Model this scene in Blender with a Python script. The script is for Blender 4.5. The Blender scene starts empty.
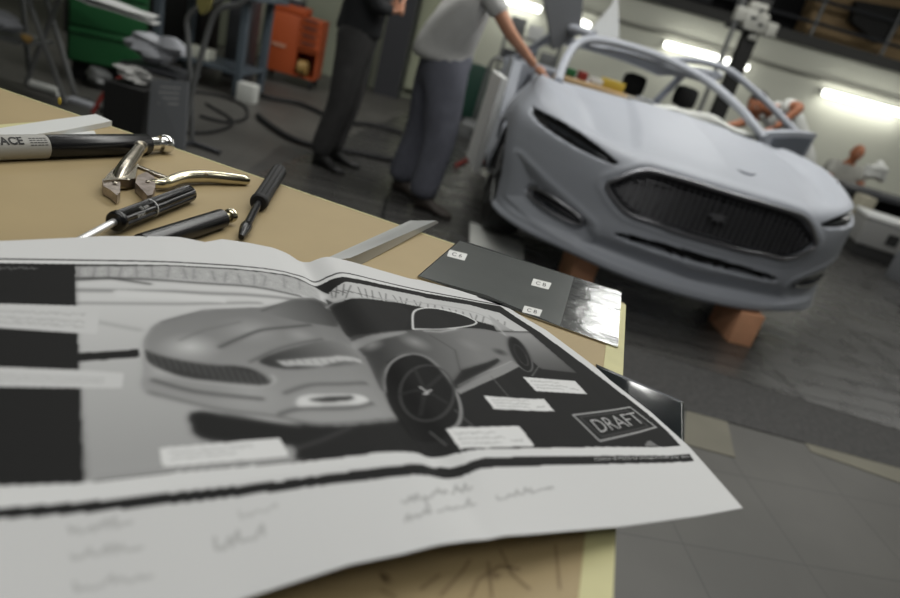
import bpy, bmesh, math, random
import numpy as np
from mathutils import Vector, Matrix, Euler
random.seed(7)
S = bpy.context.scene
COL = S.collection

# ------------------------------------------------------------------ camera
F, VH = 650.0, 275.0
PIT, ROL, CH = math.atan(VH / F), math.radians(16), 1.25
FW = np.array([0, math.cos(PIT), -math.sin(PIT)])
DN = np.array([0, -math.sin(PIT), -math.cos(PIT)])
RT = np.array([1.0, 0, 0])
CP = np.array([0, 0, CH])
cam = bpy.data.cameras.new('camera')
cam.sensor_width = 36; cam.lens = F / 900 * 36
cam.clip_start = 0.02
co = bpy.data.objects.new('camera', cam); COL.objects.link(co)
ri = RT * math.cos(ROL) - DN * math.sin(ROL)
dn = RT * math.sin(ROL) + DN * math.cos(ROL)
co.matrix_world = Matrix(((ri[0], -dn[0], -FW[0], 0), (ri[1], -dn[1], -FW[1], 0), (ri[2], -dn[2], -FW[2], CH), (0, 0, 0, 1)))
S.camera = co
cam.dof.use_dof = True; cam.dof.focus_distance = 0.95; cam.dof.aperture_fstop = 2.8

# ------------------------------------------------------------------ light
S.view_settings.view_transform = 'Standard'; S.view_settings.look = 'None'
S.view_settings.gamma = 1; S.view_settings.use_curve_mapping = False
S.view_settings.exposure = -0.08
w = bpy.data.worlds.new('world'); S.world = w; w.use_nodes = True
w.node_tree.nodes['Background'].inputs[0].default_value = (0.93, 0.96, 1.0, 1)
w.node_tree.nodes['Background'].inputs[1].default_value = 0.10
def area(name, loc, sx, sy, power, rot=(0, 0, 0), col=(1, 0.995, 0.955)):
    l = bpy.data.lights.new(name, 'AREA'); l.shape = 'RECTANGLE'; l.size = sx; l.size_y = sy; l.energy = power; l.color = col
    o = bpy.data.objects.new(name, l); COL.objects.link(o); o.location = loc; o.rotation_euler = rot; return o
area('overhead_light_area', (0.2, 1.2, 4.2), 3.5, 0.6, 62)
area('overhead_light_area', (-0.6, -1.4, 3.6), 3.0, 0.8, 34)  # fill light added behind the camera to lift the near tabletop
area('overhead_light_area', (1.6, 4.4, 4.3), 5.0, 0.8, 165)
area('overhead_light_area', (-2.5, 6.0, 4.3), 4.0, 0.8, 70)
area('overhead_light_area', (2.35, 8.2, 3.62), 1.0, 0.35, 30)
area('overhead_light_area', (2.5, 6.6, 3.62), 0.55, 0.22, 9)  # small light added so the black gloss sheet catches a bright streak
area('overhead_light_area', (6.3, 8.6, 3.7), 3.0, 0.6, 60)

# ------------------------------------------------------------------ helpers
def ray(x, y):
    dx, dy = x - 450, y - 299
    u = dx * math.cos(ROL) + dy * math.sin(ROL); v = -dx * math.sin(ROL) + dy * math.cos(ROL)
    return RT * u + DN * v + FW * F
def onz(x, y, z):
    d = ray(x, y); return Vector(CP + d * ((z - CH) / d[2]))
def ony(x, y, Y):
    d = ray(x, y); return Vector(CP + d * (Y / d[1]))

def mat(name, col, rough=0.6, metal=0.0, noise=0.0, nscale=20.0, bump=0.0, coat=0.0, emit=0.0, alpha=None, trans=0.0, detail=4, stretch=None, spec=None):
    m = bpy.data.materials.new(name); m.use_nodes = True
    nt = m.node_tree; b = nt.nodes['Principled BSDF']
    c = (*col, 1) if len(col) == 3 else col
    b.inputs['Base Color'].default_value = c
    b.inputs['Roughness'].default_value = rough; b.inputs['Metallic'].default_value = metal
    if coat: b.inputs['Coat Weight'].default_value = coat; b.inputs['Coat Roughness'].default_value = 0.08
    if spec is not None: b.inputs['Specular IOR Level'].default_value = spec
    if trans: b.inputs['Transmission Weight'].default_value = trans
    if alpha is not None: b.inputs['Alpha'].default_value = alpha
    if emit:
        b.inputs['Emission Color'].default_value = c; b.inputs['Emission Strength'].default_value = emit
    if noise or bump:
        tc = nt.nodes.new('ShaderNodeTexCoord'); n = nt.nodes.new('ShaderNodeTexNoise')
        n.inputs['Scale'].default_value = nscale; n.inputs['Detail'].default_value = detail
        if stretch:
            mp = nt.nodes.new('ShaderNodeMapping'); mp.inputs['Scale'].default_value = stretch
            nt.links.new(tc.outputs['Object'], mp.inputs['Vector']); nt.links.new(mp.outputs[0], n.inputs['Vector'])
        else: nt.links.new(tc.outputs['Object'], n.inputs['Vector'])
        if noise:
            r = nt.nodes.new('ShaderNodeValToRGB')
            r.color_ramp.elements[0].position = 0.3; r.color_ramp.elements[1].position = 0.7
            r.color_ramp.elements[0].color = tuple(max(0, k * (1 - noise)) for k in c[:3]) + (1,)
            r.color_ramp.elements[1].color = tuple(min(1, k * (1 + noise)) for k in c[:3]) + (1,)
            nt.links.new(n.outputs['Fac'], r.inputs['Fac']); nt.links.new(r.outputs[0], b.inputs['Base Color'])
        if bump:
            bp = nt.nodes.new('ShaderNodeBump'); bp.inputs['Strength'].default_value = bump; bp.inputs['Distance'].default_value = 0.01
            nt.links.new(n.outputs['Fac'], bp.inputs['Height']); nt.links.new(bp.outputs[0], b.inputs['Normal'])
    return m

def empty(name, loc, rot=(0, 0, 0)):
    o = bpy.data.objects.new(name, None); COL.objects.link(o); o.location = loc; o.rotation_euler = rot
    o.empty_display_size = 0.1
    return o
def tag(o, label=None, cat=None, group=None, kind=None):
    if label: o['label'] = label
    if cat: o['category'] = cat
    if group: o['group'] = group
    if kind: o['kind'] = kind
    return o
def struct(o): o['kind'] = 'structure'; return o

class MB:
    """collects shapes into one bmesh"""
    def __init__(self): self.bm = bmesh.new()
    def add(self, verts, faces, M=None, smooth=False):
        vs = [self.bm.verts.new(M @ Vector(v) if M else Vector(v)) for v in verts]
        for f in faces:
            try:
                ff = self.bm.faces.new([vs[i] for i in f]); ff.smooth = smooth
            except ValueError: pass
        return self
    def box(self, c, s, rot=None, bevel=0.0):
        x, y, z = s[0] / 2, s[1] / 2, s[2] / 2
        M = Matrix.Translation(c)
        if rot: M = M @ Euler(rot).to_matrix().to_4x4()
        if bevel <= 0:
            v = [(-x, -y, -z), (x, -y, -z), (x, y, -z), (-x, y, -z), (-x, -y, z), (x, -y, z), (x, y, z), (-x, y, z)]
            return self.add(v, [(0, 3, 2, 1), (4, 5, 6, 7), (0, 1, 5, 4), (1, 2, 6, 5), (2, 3, 7, 6), (3, 0, 4, 7)], M)
        t = bmesh.new(); bmesh.ops.create_cube(t, size=1)
        for vv in t.verts: vv.co = Vector((vv.co.x * 2 * x, vv.co.y * 2 * y, vv.co.z * 2 * z))
        bmesh.ops.bevel(t, geom=list(t.edges), offset=min(bevel, x * .9, y * .9, z * .9), segments=2, affect='EDGES', profile=0.6)
        t.verts.index_update()
        self.add([vv.co.copy() for vv in t.verts], [[q.index for q in f.verts] for f in t.faces], M)
        t.free(); return self
    def beam(self, a, b, wd, dp, bevel=0.0, up=(0, 0, 1)):
        a, b = Vector(a), Vector(b); d = b - a; L = d.length; z = d.normalized()
        u = Vector(up)
        if abs(z.dot(u)) > .98: u = Vector((0, 1, 0))
        x = u.cross(z).normalized(); y = z.cross(x)
        M = Matrix((x, y, z)).transposed().to_4x4(); M.translation = (a + b) / 2
        t = MB(); t.box((0, 0, 0), (wd, dp, L), bevel=bevel); t.bm.verts.index_update()
        self.add([v.co.copy() for v in t.bm.verts], [[q.index for q in f.verts] for f in t.bm.faces], M); t.bm.free()
        return self
    def tube(self, pts, r, n=10, caps=True, closed=False):
        pts = [Vector(p) for p in pts]
        rs = r if isinstance(r, (list, tuple)) else [r] * len(pts)
        rings = []; prev = None; m = len(pts)
        for i, p in enumerate(pts):
            if closed: t = (pts[(i + 1) % m] - pts[i - 1]).normalized()
            else: t = (pts[min(i + 1, m - 1)] - pts[max(i - 1, 0)]).normalized()
            if prev is None:
                a = Vector((0, 0, 1)) if abs(t.z) < .9 else Vector((1, 0, 0))
                prev = t.cross(a).normalized()
            x = (prev - t * prev.dot(t)).normalized(); prev = x; y = t.cross(x)
            rings.append([self.bm.verts.new(p + (x * math.cos(k * 2 * math.pi / n) + y * math.sin(k * 2 * math.pi / n)) * rs[i]) for k in range(n)])
        rr = range(m if closed else m - 1)
        for i in rr:
            A, B = rings[i], rings[(i + 1) % m]
            for k in range(n):
                f = self.bm.faces.new((A[k], A[(k + 1) % n], B[(k + 1) % n], B[k])); f.smooth = True
        if caps and not closed:
            self.bm.faces.new(list(reversed(rings[0]))); self.bm.faces.new(rings[-1])
        return self
    def prism(self, poly, z0, z1, M=None, bevel=0.0):
        t = bmesh.new(); vs = [t.verts.new((p[0], p[1], z0)) for p in poly]
        f = t.faces.new(vs)
        if f.normal.z > 0 or True:
            r = bmesh.ops.extrude_face_region(t, geom=[f])
            for e in r['geom']:
                if isinstance(e, bmesh.types.BMVert): e.co.z = z1
        bmesh.ops.recalc_face_normals(t, faces=t.faces)
        if bevel: bmesh.ops.bevel(t, geom=[e for e in t.edges if abs((e.verts[0].co - e.verts[1].co).z) < 1e-6 and e.verts[0].co.z == z1], offset=bevel, segments=2, affect='EDGES')
        t.verts.index_update()
        self.add([v.co.copy() for v in t.verts], [[q.index for q in ff.verts] for ff in t.faces], M)
        t.free(); return self
    def sphere(self, c, r, n=14, sc=(1, 1, 1), M=None):
        t = bmesh.new(); bmesh.ops.create_uvsphere(t, u_segments=n, v_segments=max(6, n // 2 + 2), radius=1)
        t.verts.index_update()
        T = Matrix.Translation(c) @ (M if M else Matrix()) @ Matrix.Diagonal((r * sc[0], r * sc[1], r * sc[2], 1))
        self.add([v.co.copy() for v in t.verts], [[q.index for q in f.verts] for f in t.faces], T, True); t.free(); return self
    def build(self, name, m, parent=None, loc=None, smooth=None, local=False):
        me = bpy.data.meshes.new(name)
        bmesh.ops.recalc_face_normals(self.bm, faces=self.bm.faces)
        if smooth is not None:
            for f in self.bm.faces: f.smooth = smooth
        self.bm.to_mesh(me); self.bm.free()
        me.set_sharp_from_angle(angle=math.radians(38))
        o = bpy.data.objects.new(name, me); COL.objects.link(o)
        for k in (m if isinstance(m, (list, tuple)) else [m]): me.materials.append(k)
        if parent is not None:
            o.parent = parent
            if not local: o.matrix_parent_inverse = world_of(parent).inverted()
        return o
def world_of(o):
    M = Matrix.LocRotScale(o.location, o.rotation_euler, o.scale)
    if o.parent: return world_of(o.parent) @ o.matrix_parent_inverse @ M
    return M
def recenter(o):
    """put a single mesh thing's origin at its base"""
    vs = [v.co for v in o.data.vertices]
    c = Vector((sum(v.x for v in vs) / len(vs), sum(v.y for v in vs) / len(vs), min(v.z for v in vs)))
    for v in vs: v -= c
    o.location = c
    return o
def solo(mb, name, m, label, cat, group=None, kind=None, smooth=None):
    o = mb.build(name, m, smooth=smooth); recenter(o); return tag(o, label, cat, group, kind)
def copy_tree(o, parent=None):
    c = o.copy(); COL.objects.link(c)
    if parent: c.parent = parent; c.matrix_parent_inverse = o.matrix_parent_inverse.copy()
    for ch in [k for k in bpy.data.objects if k.parent == o]: copy_tree(ch, c)
    return c
def spline(pts, n=8):
    """Catmull-Rom through points"""
    P = [Vector(p) for p in pts]; out = []
    for i in range(len(P) - 1):
        a, b, c, d = P[max(i - 1, 0)], P[i], P[i + 1], P[min(i + 2, len(P) - 1)]
        for k in range(n):
            t = k / n
            out.append(0.5 * ((2 * b) + (c - a) * t + (2 * a - 5 * b + 4 * c - d) * t * t + (3 * b - a - 3 * c + d) * t ** 3))
    out.append(P[-1]); return out
def text_mesh(body, size, name='text', bold=0.0):
    cu = bpy.data.curves.new(name, 'FONT'); cu.body = body; cu.size = size; cu.resolution_u = 3; cu.offset = bold * size
    o = bpy.data.objects.new(name, cu); COL.objects.link(o)
    dg = bpy.context.evaluated_depsgraph_get(); dg.update()
    me = bpy.data.meshes.new_from_object(o.evaluated_get(dg))
    bpy.data.objects.remove(o); bpy.data.curves.remove(cu)
    return me

# ------------------------------------------------------------------ materials
M = {}
M['kraft'] = mat('kraft_board', (0.355, 0.272, 0.142), 0.62, noise=0.07, nscale=5)
M['tape'] = mat('pale_yellow_tape', (0.54, 0.51, 0.27), 0.6, noise=.06)
M['black'] = mat('black_plastic', (0.008, 0.008, 0.009), 0.25, spec=.35)
M['blackm'] = mat('matte_black', (0.012, 0.012, 0.012), 0.75)
M['rubber'] = mat('rubber', (0.018, 0.018, 0.019), 0.6, spec=.3)
M['chrome'] = mat('chrome', (0.75, 0.75, 0.74), 0.16, 1.0)
M['nickel'] = mat('worn_nickel', (0.50, 0.46, 0.38), 0.26, 1.0, noise=.25, nscale=60)
M['brass'] = mat('yellowed_nickel', (0.58, 0.54, 0.40), 0.24, 1.0, noise=.15, nscale=30)
M['steel'] = mat('brushed_sheet_steel', (0.40, 0.41, 0.41), 0.17, 1.0, noise=.12, nscale=22, bump=.12)
M['silverlabel'] = mat('silver_label', (0.34, 0.335, 0.31), 0.4)
M['whitep'] = mat('white_plastic', (0.62, 0.63, 0.62), 0.5)
M['paper'] = mat('white_paper', (0.68, 0.68, 0.66), 0.7)
M['ink'] = mat('black_ink', (0.01, 0.01, 0.01), 0.6)
M['car'] = mat('blue_grey_filler_primer', (0.365, 0.385, 0.43), 0.48, noise=.025, nscale=2.5)
M['cardark'] = mat('dark_grille_metal', (0.035, 0.035, 0.04), 0.4, 0.4)
M['carmid'] = mat('dark_blue_grey_inner_skin', (0.12, 0.135, 0.165), 0.5)
M['trimring'] = mat('satin_dark_chrome', (0.30, 0.30, 0.32), 0.3, 0.9)
M['orangeblk'] = mat('orange_tooling_board', (0.80, 0.41, 0.235), 0.7, noise=.1, nscale=9)
M['orange'] = mat('orange_paint', (0.42, 0.080, 0.02), 0.5)
M['green'] = mat('green_paint', (0.012, 0.105, 0.03), 0.5)
M['greydk'] = mat('dark_grey_steel', (0.05, 0.052, 0.058), 0.45, 0.2)
M['bluegrey'] = mat('blue_grey_paint', (0.10, 0.125, 0.15), 0.5)
M['greytube'] = mat('grey_tube', (0.17, 0.175, 0.175), 0.4, 0.3)
M['greypanel'] = mat('grey_panel', (0.105, 0.11, 0.118), 0.55)
M['wallw'] = mat('white_wall', (0.66, 0.67, 0.585), 0.8, noise=.05, nscale=.8)
M['wallg'] = mat('pale_green_wall', (0.30, 0.32, 0.245), 0.7, noise=.06, nscale=1.2)
M['darkwall'] = mat('dark_wall', (0.02, 0.02, 0.022), 0.8)
M['skin'] = mat('skin', (0.50, 0.25, 0.155), 0.55)
M['skin2'] = mat('tanned_skin', (0.36, 0.14, 0.07), 0.55)
M['hair'] = mat('dark_hair', (0.015, 0.012, 0.01), 0.7)
M['greyshirt'] = mat('grey_tshirt', (0.50, 0.50, 0.49), 0.9, noise=.05, nscale=8, bump=.8)
M['bluetrouser'] = mat('blue_grey_trousers', (0.12, 0.125, 0.155), 0.9, noise=.12, nscale=9, bump=.9)
M['darktrouser'] = mat('dark_grey_trousers', (0.046, 0.045, 0.045), 0.9, noise=.15, nscale=9, bump=.9)
M['darkshirt'] = mat('black_shirt', (0.018, 0.019, 0.021), 0.9)
M['shoe'] = mat('brown_shoe', (0.045, 0.036, 0.03), 0.6)
M['shoeb'] = mat('black_shoe', (0.012, 0.012, 0.012), 0.5)
M['whitecloth'] = mat('white_cloth', (0.62, 0.63, 0.60), 0.9)
M['cardboard'] = mat('cardboard', (0.33, 0.20, 0.09), 0.8)
M['wood'] = mat('plywood', (0.42, 0.29, 0.15), 0.7, noise=.1, nscale=3)
M['red'] = mat('red_rubber', (0.22, 0.02, 0.015), 0.5)
M['yellow'] = mat('yellow_plastic', (0.5, 0.36, 0.05), 0.5)
M['plasticbag'] = mat('cloudy_plastic_sheet', (0.36, 0.37, 0.40), 0.4)
M['tubeglow'] = mat('fluorescent_tube', (1.0, 1.0, 0.93), 0.5, emit=4.0)
M['film'] = mat('glossy_black_film', (0.012, 0.015, 0.017), 0.06, 0.0, spec=.5, bump=.05, nscale=9, detail=2)

# tile floor -----------------------------------------------------------------
def floor_material():
    m = bpy.data.materials.new('grey_floor_tiles'); m.use_nodes = True; nt = m.node_tree; b = nt.nodes['Principled BSDF']
    tc = nt.nodes.new('ShaderNodeTexCoord'); mp = nt.nodes.new('ShaderNodeMapping')
    mp.inputs['Rotation'].default_value = (0, 0, math.radians(-9)); mp.inputs['Location'].default_value = (0.13, 0.22, 0)
    br = nt.nodes.new('ShaderNodeTexBrick'); br.offset = 0.0; br.inputs['Scale'].default_value = 1.0
    br.inputs['Brick Width'].default_value = 0.42; br.inputs['Row Height'].default_value = 0.42; br.inputs['Mortar Size'].default_value = 0.003
    br.inputs['Color1'].default_value = (0.080, 0.077, 0.070, 1); br.inputs['Color2'].default_value = (0.088, 0.085, 0.077, 1); br.inputs['Mortar'].default_value = (0.05, 0.049, 0.045, 1)
    n = nt.nodes.new('ShaderNodeTexNoise'); n.inputs['Scale'].default_value = 2.2; n.inputs['Detail'].default_value = 6
    mx = nt.nodes.new('ShaderNodeMix'); mx.data_type = 'RGBA'; mx.blend_type = 'MULTIPLY'; mx.inputs[0].default_value = .5
    rp = nt.nodes.new('ShaderNodeValToRGB'); rp.color_ramp.elements[0].position = .35; rp.color_ramp.elements[0].color = (.55, .55, .55, 1); rp.color_ramp.elements[1].position = .65
    nt.links.new(tc.outputs['Object'], mp.inputs[0]); nt.links.new(mp.outputs[0], br.inputs['Vector']); nt.links.new(tc.outputs['Object'], n.inputs['Vector'])
    nt.links.new(n.outputs['Fac'], rp.inputs[0]); nt.links.new(br.outputs['Color'], mx.inputs[6]); nt.links.new(rp.outputs[0], mx.inputs[7]); nt.links.new(mx.outputs[2], b.inputs['Base Color'])
    b.inputs['Roughness'].default_value = 0.5
    return m
M['floor'] = floor_material()
def plate_material():
    m = bpy.data.materials.new('oiled_cast_iron_plates'); m.use_nodes = True; nt = m.node_tree; b = nt.nodes['Principled BSDF']
    tc = nt.nodes.new('ShaderNodeTexCoord'); mp = nt.nodes.new('ShaderNodeMapping'); mp.inputs['Rotation'].default_value = (0, 0, math.radians(-8))
    br = nt.nodes.new('ShaderNodeTexBrick'); br.offset = 0; br.inputs['Scale'].default_value = 1.0
    br.inputs['Brick Width'].default_value = 1.1; br.inputs['Row Height'].default_value = 0.16; br.inputs['Mortar Size'].default_value = 0.012; br.inputs['Mortar Smooth'].default_value = .4
    br.inputs['Color1'].default_value = (0.042, 0.041, 0.039, 1); br.inputs['Color2'].default_value = (0.056, 0.055, 0.052, 1); br.inputs['Mortar'].default_value = (0.010, 0.010, 0.010, 1)
    n = nt.nodes.new('ShaderNodeTexNoise'); n.inputs['Scale'].default_value = 5; n.inputs['Detail'].default_value = 6
    rp = nt.nodes.new('ShaderNodeMapRange'); rp.inputs[3].default_value = .12; rp.inputs[4].default_value = .45
    nt.links.new(tc.outputs['Object'], mp.inputs[0]); nt.links.new(mp.outputs[0], br.inputs['Vector']); nt.links.new(tc.outputs['Object'], n.inputs['Vector'])
    nt.links.new(br.outputs['Color'], b.inputs['Base Color']); nt.links.new(n.outputs['Fac'], rp.inputs[0]); nt.links.new(rp.outputs[0], b.inputs['Roughness'])
    bp = nt.nodes.new('ShaderNodeBump'); bp.inputs['Strength'].default_value = .35; bp.inputs['Distance'].default_value = .004; bp.invert = True
    nt.links.new(br.outputs['Fac'], bp.inputs['Height']); nt.links.new(bp.outputs[0], b.inputs['Normal'])
    return m
M['plate'] = plate_material()
M['strip'] = mat('rough_dark_concrete', (0.030, 0.029, 0.028), 0.7, noise=.5, nscale=45, bump=.4)
M['floorpaint'] = mat('worn_cream_floor_tile', (0.135, 0.127, 0.095), 0.6, noise=.1, nscale=4)
M['lead'] = mat('grey_floor_steel', (0.075, 0.072, 0.068), 0.45, noise=.1, nscale=3)

# ------------------------------------------------------------------ room
XL, XR, YB, YF, ZC = -6.5, 9.5, 12.0, -2.5, 4.6
struct(MB().box(((XL + XR) / 2, (YF + YB) / 2, -0.05), (XR - XL, YB - YF, 0.1)).build('floor', M['floor']))
struct(MB().box(((XL + XR) / 2, (YF + YB) / 2, ZC + .05), (XR - XL, YB - YF, 0.1)).build('ceiling', mat('ceiling_grey', (.35, .35, .33), .9)))
struct(MB().box(((-1.0 + XR) / 2, YB + .06, 1.13), (XR + 1.0, 0.12, 2.26)).build('wall_back', M['wallw']))
struct(MB().box(((XL + XR) / 2, YB + 1.6, 3.4), (XR - XL, 0.12, 2.6)).build('wall_upper', M['darkwall']))
struct(MB().box(((XL - 0.98) / 2, 9.75, ZC / 2), (-0.98 - XL, 0.12, ZC)).build('wall_left_back', M['wallg']))
struct(MB().box((-1.0, 10.9, ZC / 2), (0.1, 2.3, ZC)).build('wall_return', M['wallw']))
struct(MB().box((XL - .05, (YF + YB) / 2, ZC / 2), (.1, YB - YF, ZC)).build('wall_left', M['wallg']))
struct(MB().box((XR + .05, (YF + YB) / 2, ZC / 2), (.1, YB - YF, ZC)).build('wall_right', M['wallw']))
# levelling plates under the car, rough strip and tile band
def quad(mb, pts, z): return mb.prism([(p[0], p[1]) for p in pts], .0005, z)
e0, e1 = onz(627, 346, 0), onz(900, 431, 0); dd = (e1 - e0).normalized(); nn = Vector((-dd.y, dd.x, 0))
f0, f1 = onz(685, 411, 0), onz(900, 469, 0)
a0, a1 = e0 - dd * 2.4, e0 + dd * 5.5
b0, b1 = a0 + nn * 6.6, a1 + nn * 6.6
struct(quad(MB(), [a0, a1, b1, b0], .006).build('trim_1', M['plate']))
g = (f1 - f0).normalized(); c0, c1 = f0 - g * 2.9, f0 + g * 5.0
struct(quad(MB(), [c0, c1, a1 + nn * .03, a0 + nn * .03], .004).build('trim_2', M['strip']))
struct(quad(MB(), [onz(686, 411, 0), onz(727, 421, 0), onz(735, 458, 0), onz(683, 444, 0)], .003).build('trim_3', M['floorpaint']))
struct(quad(MB(), [onz(803, 441, 0), onz(960, 486, 0), onz(970, 508, 0), onz(811, 452, 0)], .003).build('trim_4', M['floorpaint']))
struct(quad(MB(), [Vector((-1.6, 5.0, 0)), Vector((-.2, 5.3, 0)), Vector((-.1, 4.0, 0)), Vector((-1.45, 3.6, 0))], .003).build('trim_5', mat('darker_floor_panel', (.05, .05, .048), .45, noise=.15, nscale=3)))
# left wall pillar and door panels
struct(MB().box((-1.66, 9.45, 2.2), (.34, .3, 4.4)).build('trim_6', M['greydk']))
struct(MB().box((-2.05, 9.6, 2.2), (.12, .12, 4.4)).build('trim_7', M['blackm']))
struct(MB().box((-1.24, 9.62, 2.2), (.44, .1, 4.1)).build('door_1', mat('pale_door', (.36, .38, .27), .6)))
# ledge line and mezzanine
struct(MB().box(((XR - 1) / 2, YB - .03, 1.85), (XR + 1, .05, .05)).build('trim_8', mat('cable_duct', (.22, .22, .19), .6)))
struct(MB().box(((XR - 1) / 2, YB + .75, 2.33), (XR + 1, 1.7, .16)).build('trim_9', mat('slab_edge', (.05, .05, .048), .7)))

# ------------------------------------------------------------------ workbench table
TZ = 0.89
far_l, far_r = onz(0, 86, TZ), onz(625, 300, TZ)
ex = (far_r - far_l); ex.z = 0; ex.normalize(); ey = Vector((ex.y, -ex.x, 0))   # along far edge, towards camera
corner = onz(626, 303, TZ)
tb = empty('workbench_table', (corner.x - .9 * ex.x + .5 * ey.x, corner.y - .9 * ex.y + .5 * ey.y, 0), (0, 0, math.atan2(ex.y, ex.x)))
tag(tb, 'long tan board-topped workbench in the foreground under the car drawing', 'table')
def TP(a, b, z): p = corner - ex * a + ey * b; return Vector((p.x, p.y, z))
LT, WT = 2.6, 1.35
top = MB()
cpts = [TP(.012, 0, 0), TP(0.003, .003, 0), TP(0, .012, 0), TP(0, WT, 0), TP(LT, WT, 0), TP(LT, 0, 0)]
top.prism([(p.x, p.y) for p in cpts], TZ - .03, TZ, bevel=.002).build('tabletop', M['kraft'], tb)
MB().prism([(p.x, p.y) for p in [TP(.026, .002, 0), TP(.0, .012, 0), TP(0, WT, 0), TP(.026, WT, 0)]], TZ - .032, TZ + .0006).build('edge_tape', M['tape'], tb)
MB().prism([(p.x, p.y) for p in [TP(.03, -.0006, 0), TP(.03, .004, 0), TP(LT, .004, 0), TP(LT, -.0006, 0)]], TZ - .032, TZ + .0006).build('edge_tape', M['tape'], tb)
for (a, b) in ((.15, .12), (.15, WT - .1), (LT - .1, .12), (LT - .1, WT - .1)):
    MB().beam(TP(a, b, 0), TP(a, b, TZ - .03), .06, .06, .004).build('leg', M['greydk'], tb)
fr = MB()
for p, q in (((.15, .12), (LT - .1, .12)), ((.15, WT - .1), (LT - .1, WT - .1)), ((.15, .12), (.15, WT - .1))):
    fr.beam(TP(*p, TZ - .07), TP(*q, TZ - .07), .05, .07)
fr.build('underframe', M['greydk'], tb)
# pencil sketch marks on the board near the camera, plus smudges
mk = MB()
def tabmark(pts, wd=.0012):
    P = [onz(x, y, TZ) for x, y in pts]
    for a, b in zip(P, P[1:]):
        d = (b - a).normalized(); n = Vector((-d.y, d.x, 0)) * wd
        mk.add([a + n, a - n, b - n, b + n], [(0, 1, 2, 3)], Matrix.Translation((0, 0, .0007)))
for pl in ([(470, 598), (478, 580), (500, 566), (520, 570)], [(440, 596), (462, 572), (470, 560)], [(500, 550), (512, 575), (530, 590)], [(420, 590), (440, 575)], [(488, 562), (492, 598)], [(555, 545), (560, 590)], [(380, 590), (396, 598)]):
    tabmark(pl)
for (x, y) in ((495, 576), (384, 577), (386, 581)):
    p = onz(x, y, TZ); mk.add([(p.x + .004 * math.cos(k) * (1 + .5 * math.sin(3 * k)), p.y + .003 * math.sin(k), TZ + .0008) for k in [i * .628 for i in range(10)]], [tuple(range(10))])
mk.build('pencil_marks', mat('graphite', (.24, .17, .085), .6), tb)
yt = MB(); yt.prism([tuple(onz(x, y, TZ))[:2] for x, y in ((-30, 127), (40, 122), (42, 128), (-30, 134))], TZ, TZ + .0008)
yt.build('yellow_tape_patch', M['tape'], tb)
kn = MB(); p = onz(61, 103, TZ); kn.sphere((p.x, p.y - .004, TZ + .004), .004, 8, (1, .7, 2)); kn.build('tape_curl', M['yellow'], tb)

# ------------------------------------------------------------------ printed drawing sheet
AN = math.radians(32.7)
E1 = np.array([math.cos(AN), math.sin(AN)]); E2 = np.array([E1[1], -E1[0]])
hs_top = [(-.25, .016), (-.07, .0206), (0, .0227), (.09, .0275), (.16, .0275), (.192, .0259), (.225, .023), (.243, .0177), (.255, .012), (.262, .0100), (.27, .013), (.282, .0198), (.292, .0235), (.302, .0237), (.33, .020), (.354, .016), (.417, .005), (.5, .003), (.62, .003)]
hs_bot = [(-.25, .036), (-.035, .040), (.006, .0402), (.074, .0413), (.13, .0435), (.178, .0451), (.205, .0455), (.225, .044), (.243, .037), (.255, .030), (.262, .0295), (.272, .031), (.285, .0345), (.3, .0342), (.317, .0321), (.372, .0277), (.461, .0196), (.53, .013), (.62, .009)]
hs_edge = [(-.25, .010), (0, .014), (.095, .0217), (.155, .030), (.19, .0335), (.22, .0345), (.25, .033), (.262, .032), (.275, .033), (.294, .0310), (.328, .0270), (.395, .0193), (.497, .0130), (.56, .012), (.62, .011)]
_ss = np.linspace(-.3, .7, 1001)
_tab = {}
def lerp1(tab, s):
    k = id(tab)
    if k not in _tab:
        y = np.interp(_ss, [a for a, b in tab], [b for a, b in tab]); w_ = np.hanning(17); w_ /= w_.sum()
        _tab[k] = np.convolve(np.pad(y, 8, mode='edge'), w_, 'valid')
    return np.interp(s, _ss, _tab[k])
T_TOP, T_BAND, T_EDGE = -0.655, -0.3465, -0.2665
def sheet_h(s, t):
    s = np.asarray(s, float); t = np.asarray(t, float)
    a, b, c = lerp1(hs_top, s), lerp1(hs_bot, s), lerp1(hs_edge, s)
    k = np.clip((t - T_TOP) / (T_BAND - T_TOP), 0, 1); q = np.clip((t - T_BAND) / (T_EDGE - T_BAND), 0, 1.3)
    h = a + (b - a) * k; return np.where(t > T_BAND, b + (c - b) * q, h)
def px_st(x, y):
    """where the picture's pixel meets the lying sheet, in sheet coordinates"""
    z = TZ + .02
    for _ in range(25):
        p = onz(x, y, z); s = p[0] * E1[0] + p[1] * E1[1]; t = p[0] * E2[0] + p[1] * E2[1]
        z = .5 * z + .5 * (TZ + float(sheet_h(s, t)))
    return s, t
def st_w(s, t, dz=0.0):
    h = float(sheet_h(s, t)); p = E1 * s + E2 * t; return Vector((p[0], p[1], TZ + h + dz))
T0 = [px_st(x, y) for x, y in ((497, 302), (458, 290), (420, 280), (380, 270), (345, 260), (325, 257), (310, 262), (290, 255), (250, 243), (222, 239), (205, 242), (180, 237), (100, 236), (0, 241), (-60, 248))]
T1 = [px_st(x, y) for x, y in ((743, 508), (700, 516), (620, 527), (560, 532), (525, 535), (500, 537), (470, 541), (440, 545), (400, 555), (350, 565), (250, 597), (180, 625))]
R0, R1 = T0[0], T1[0]
T0 = sorted(T0); T1 = sorted(T1)
NS, NT = 700, 420
sl = -.20
v = np.linspace(0, 1, NT + 1)
tt0 = None
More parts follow.
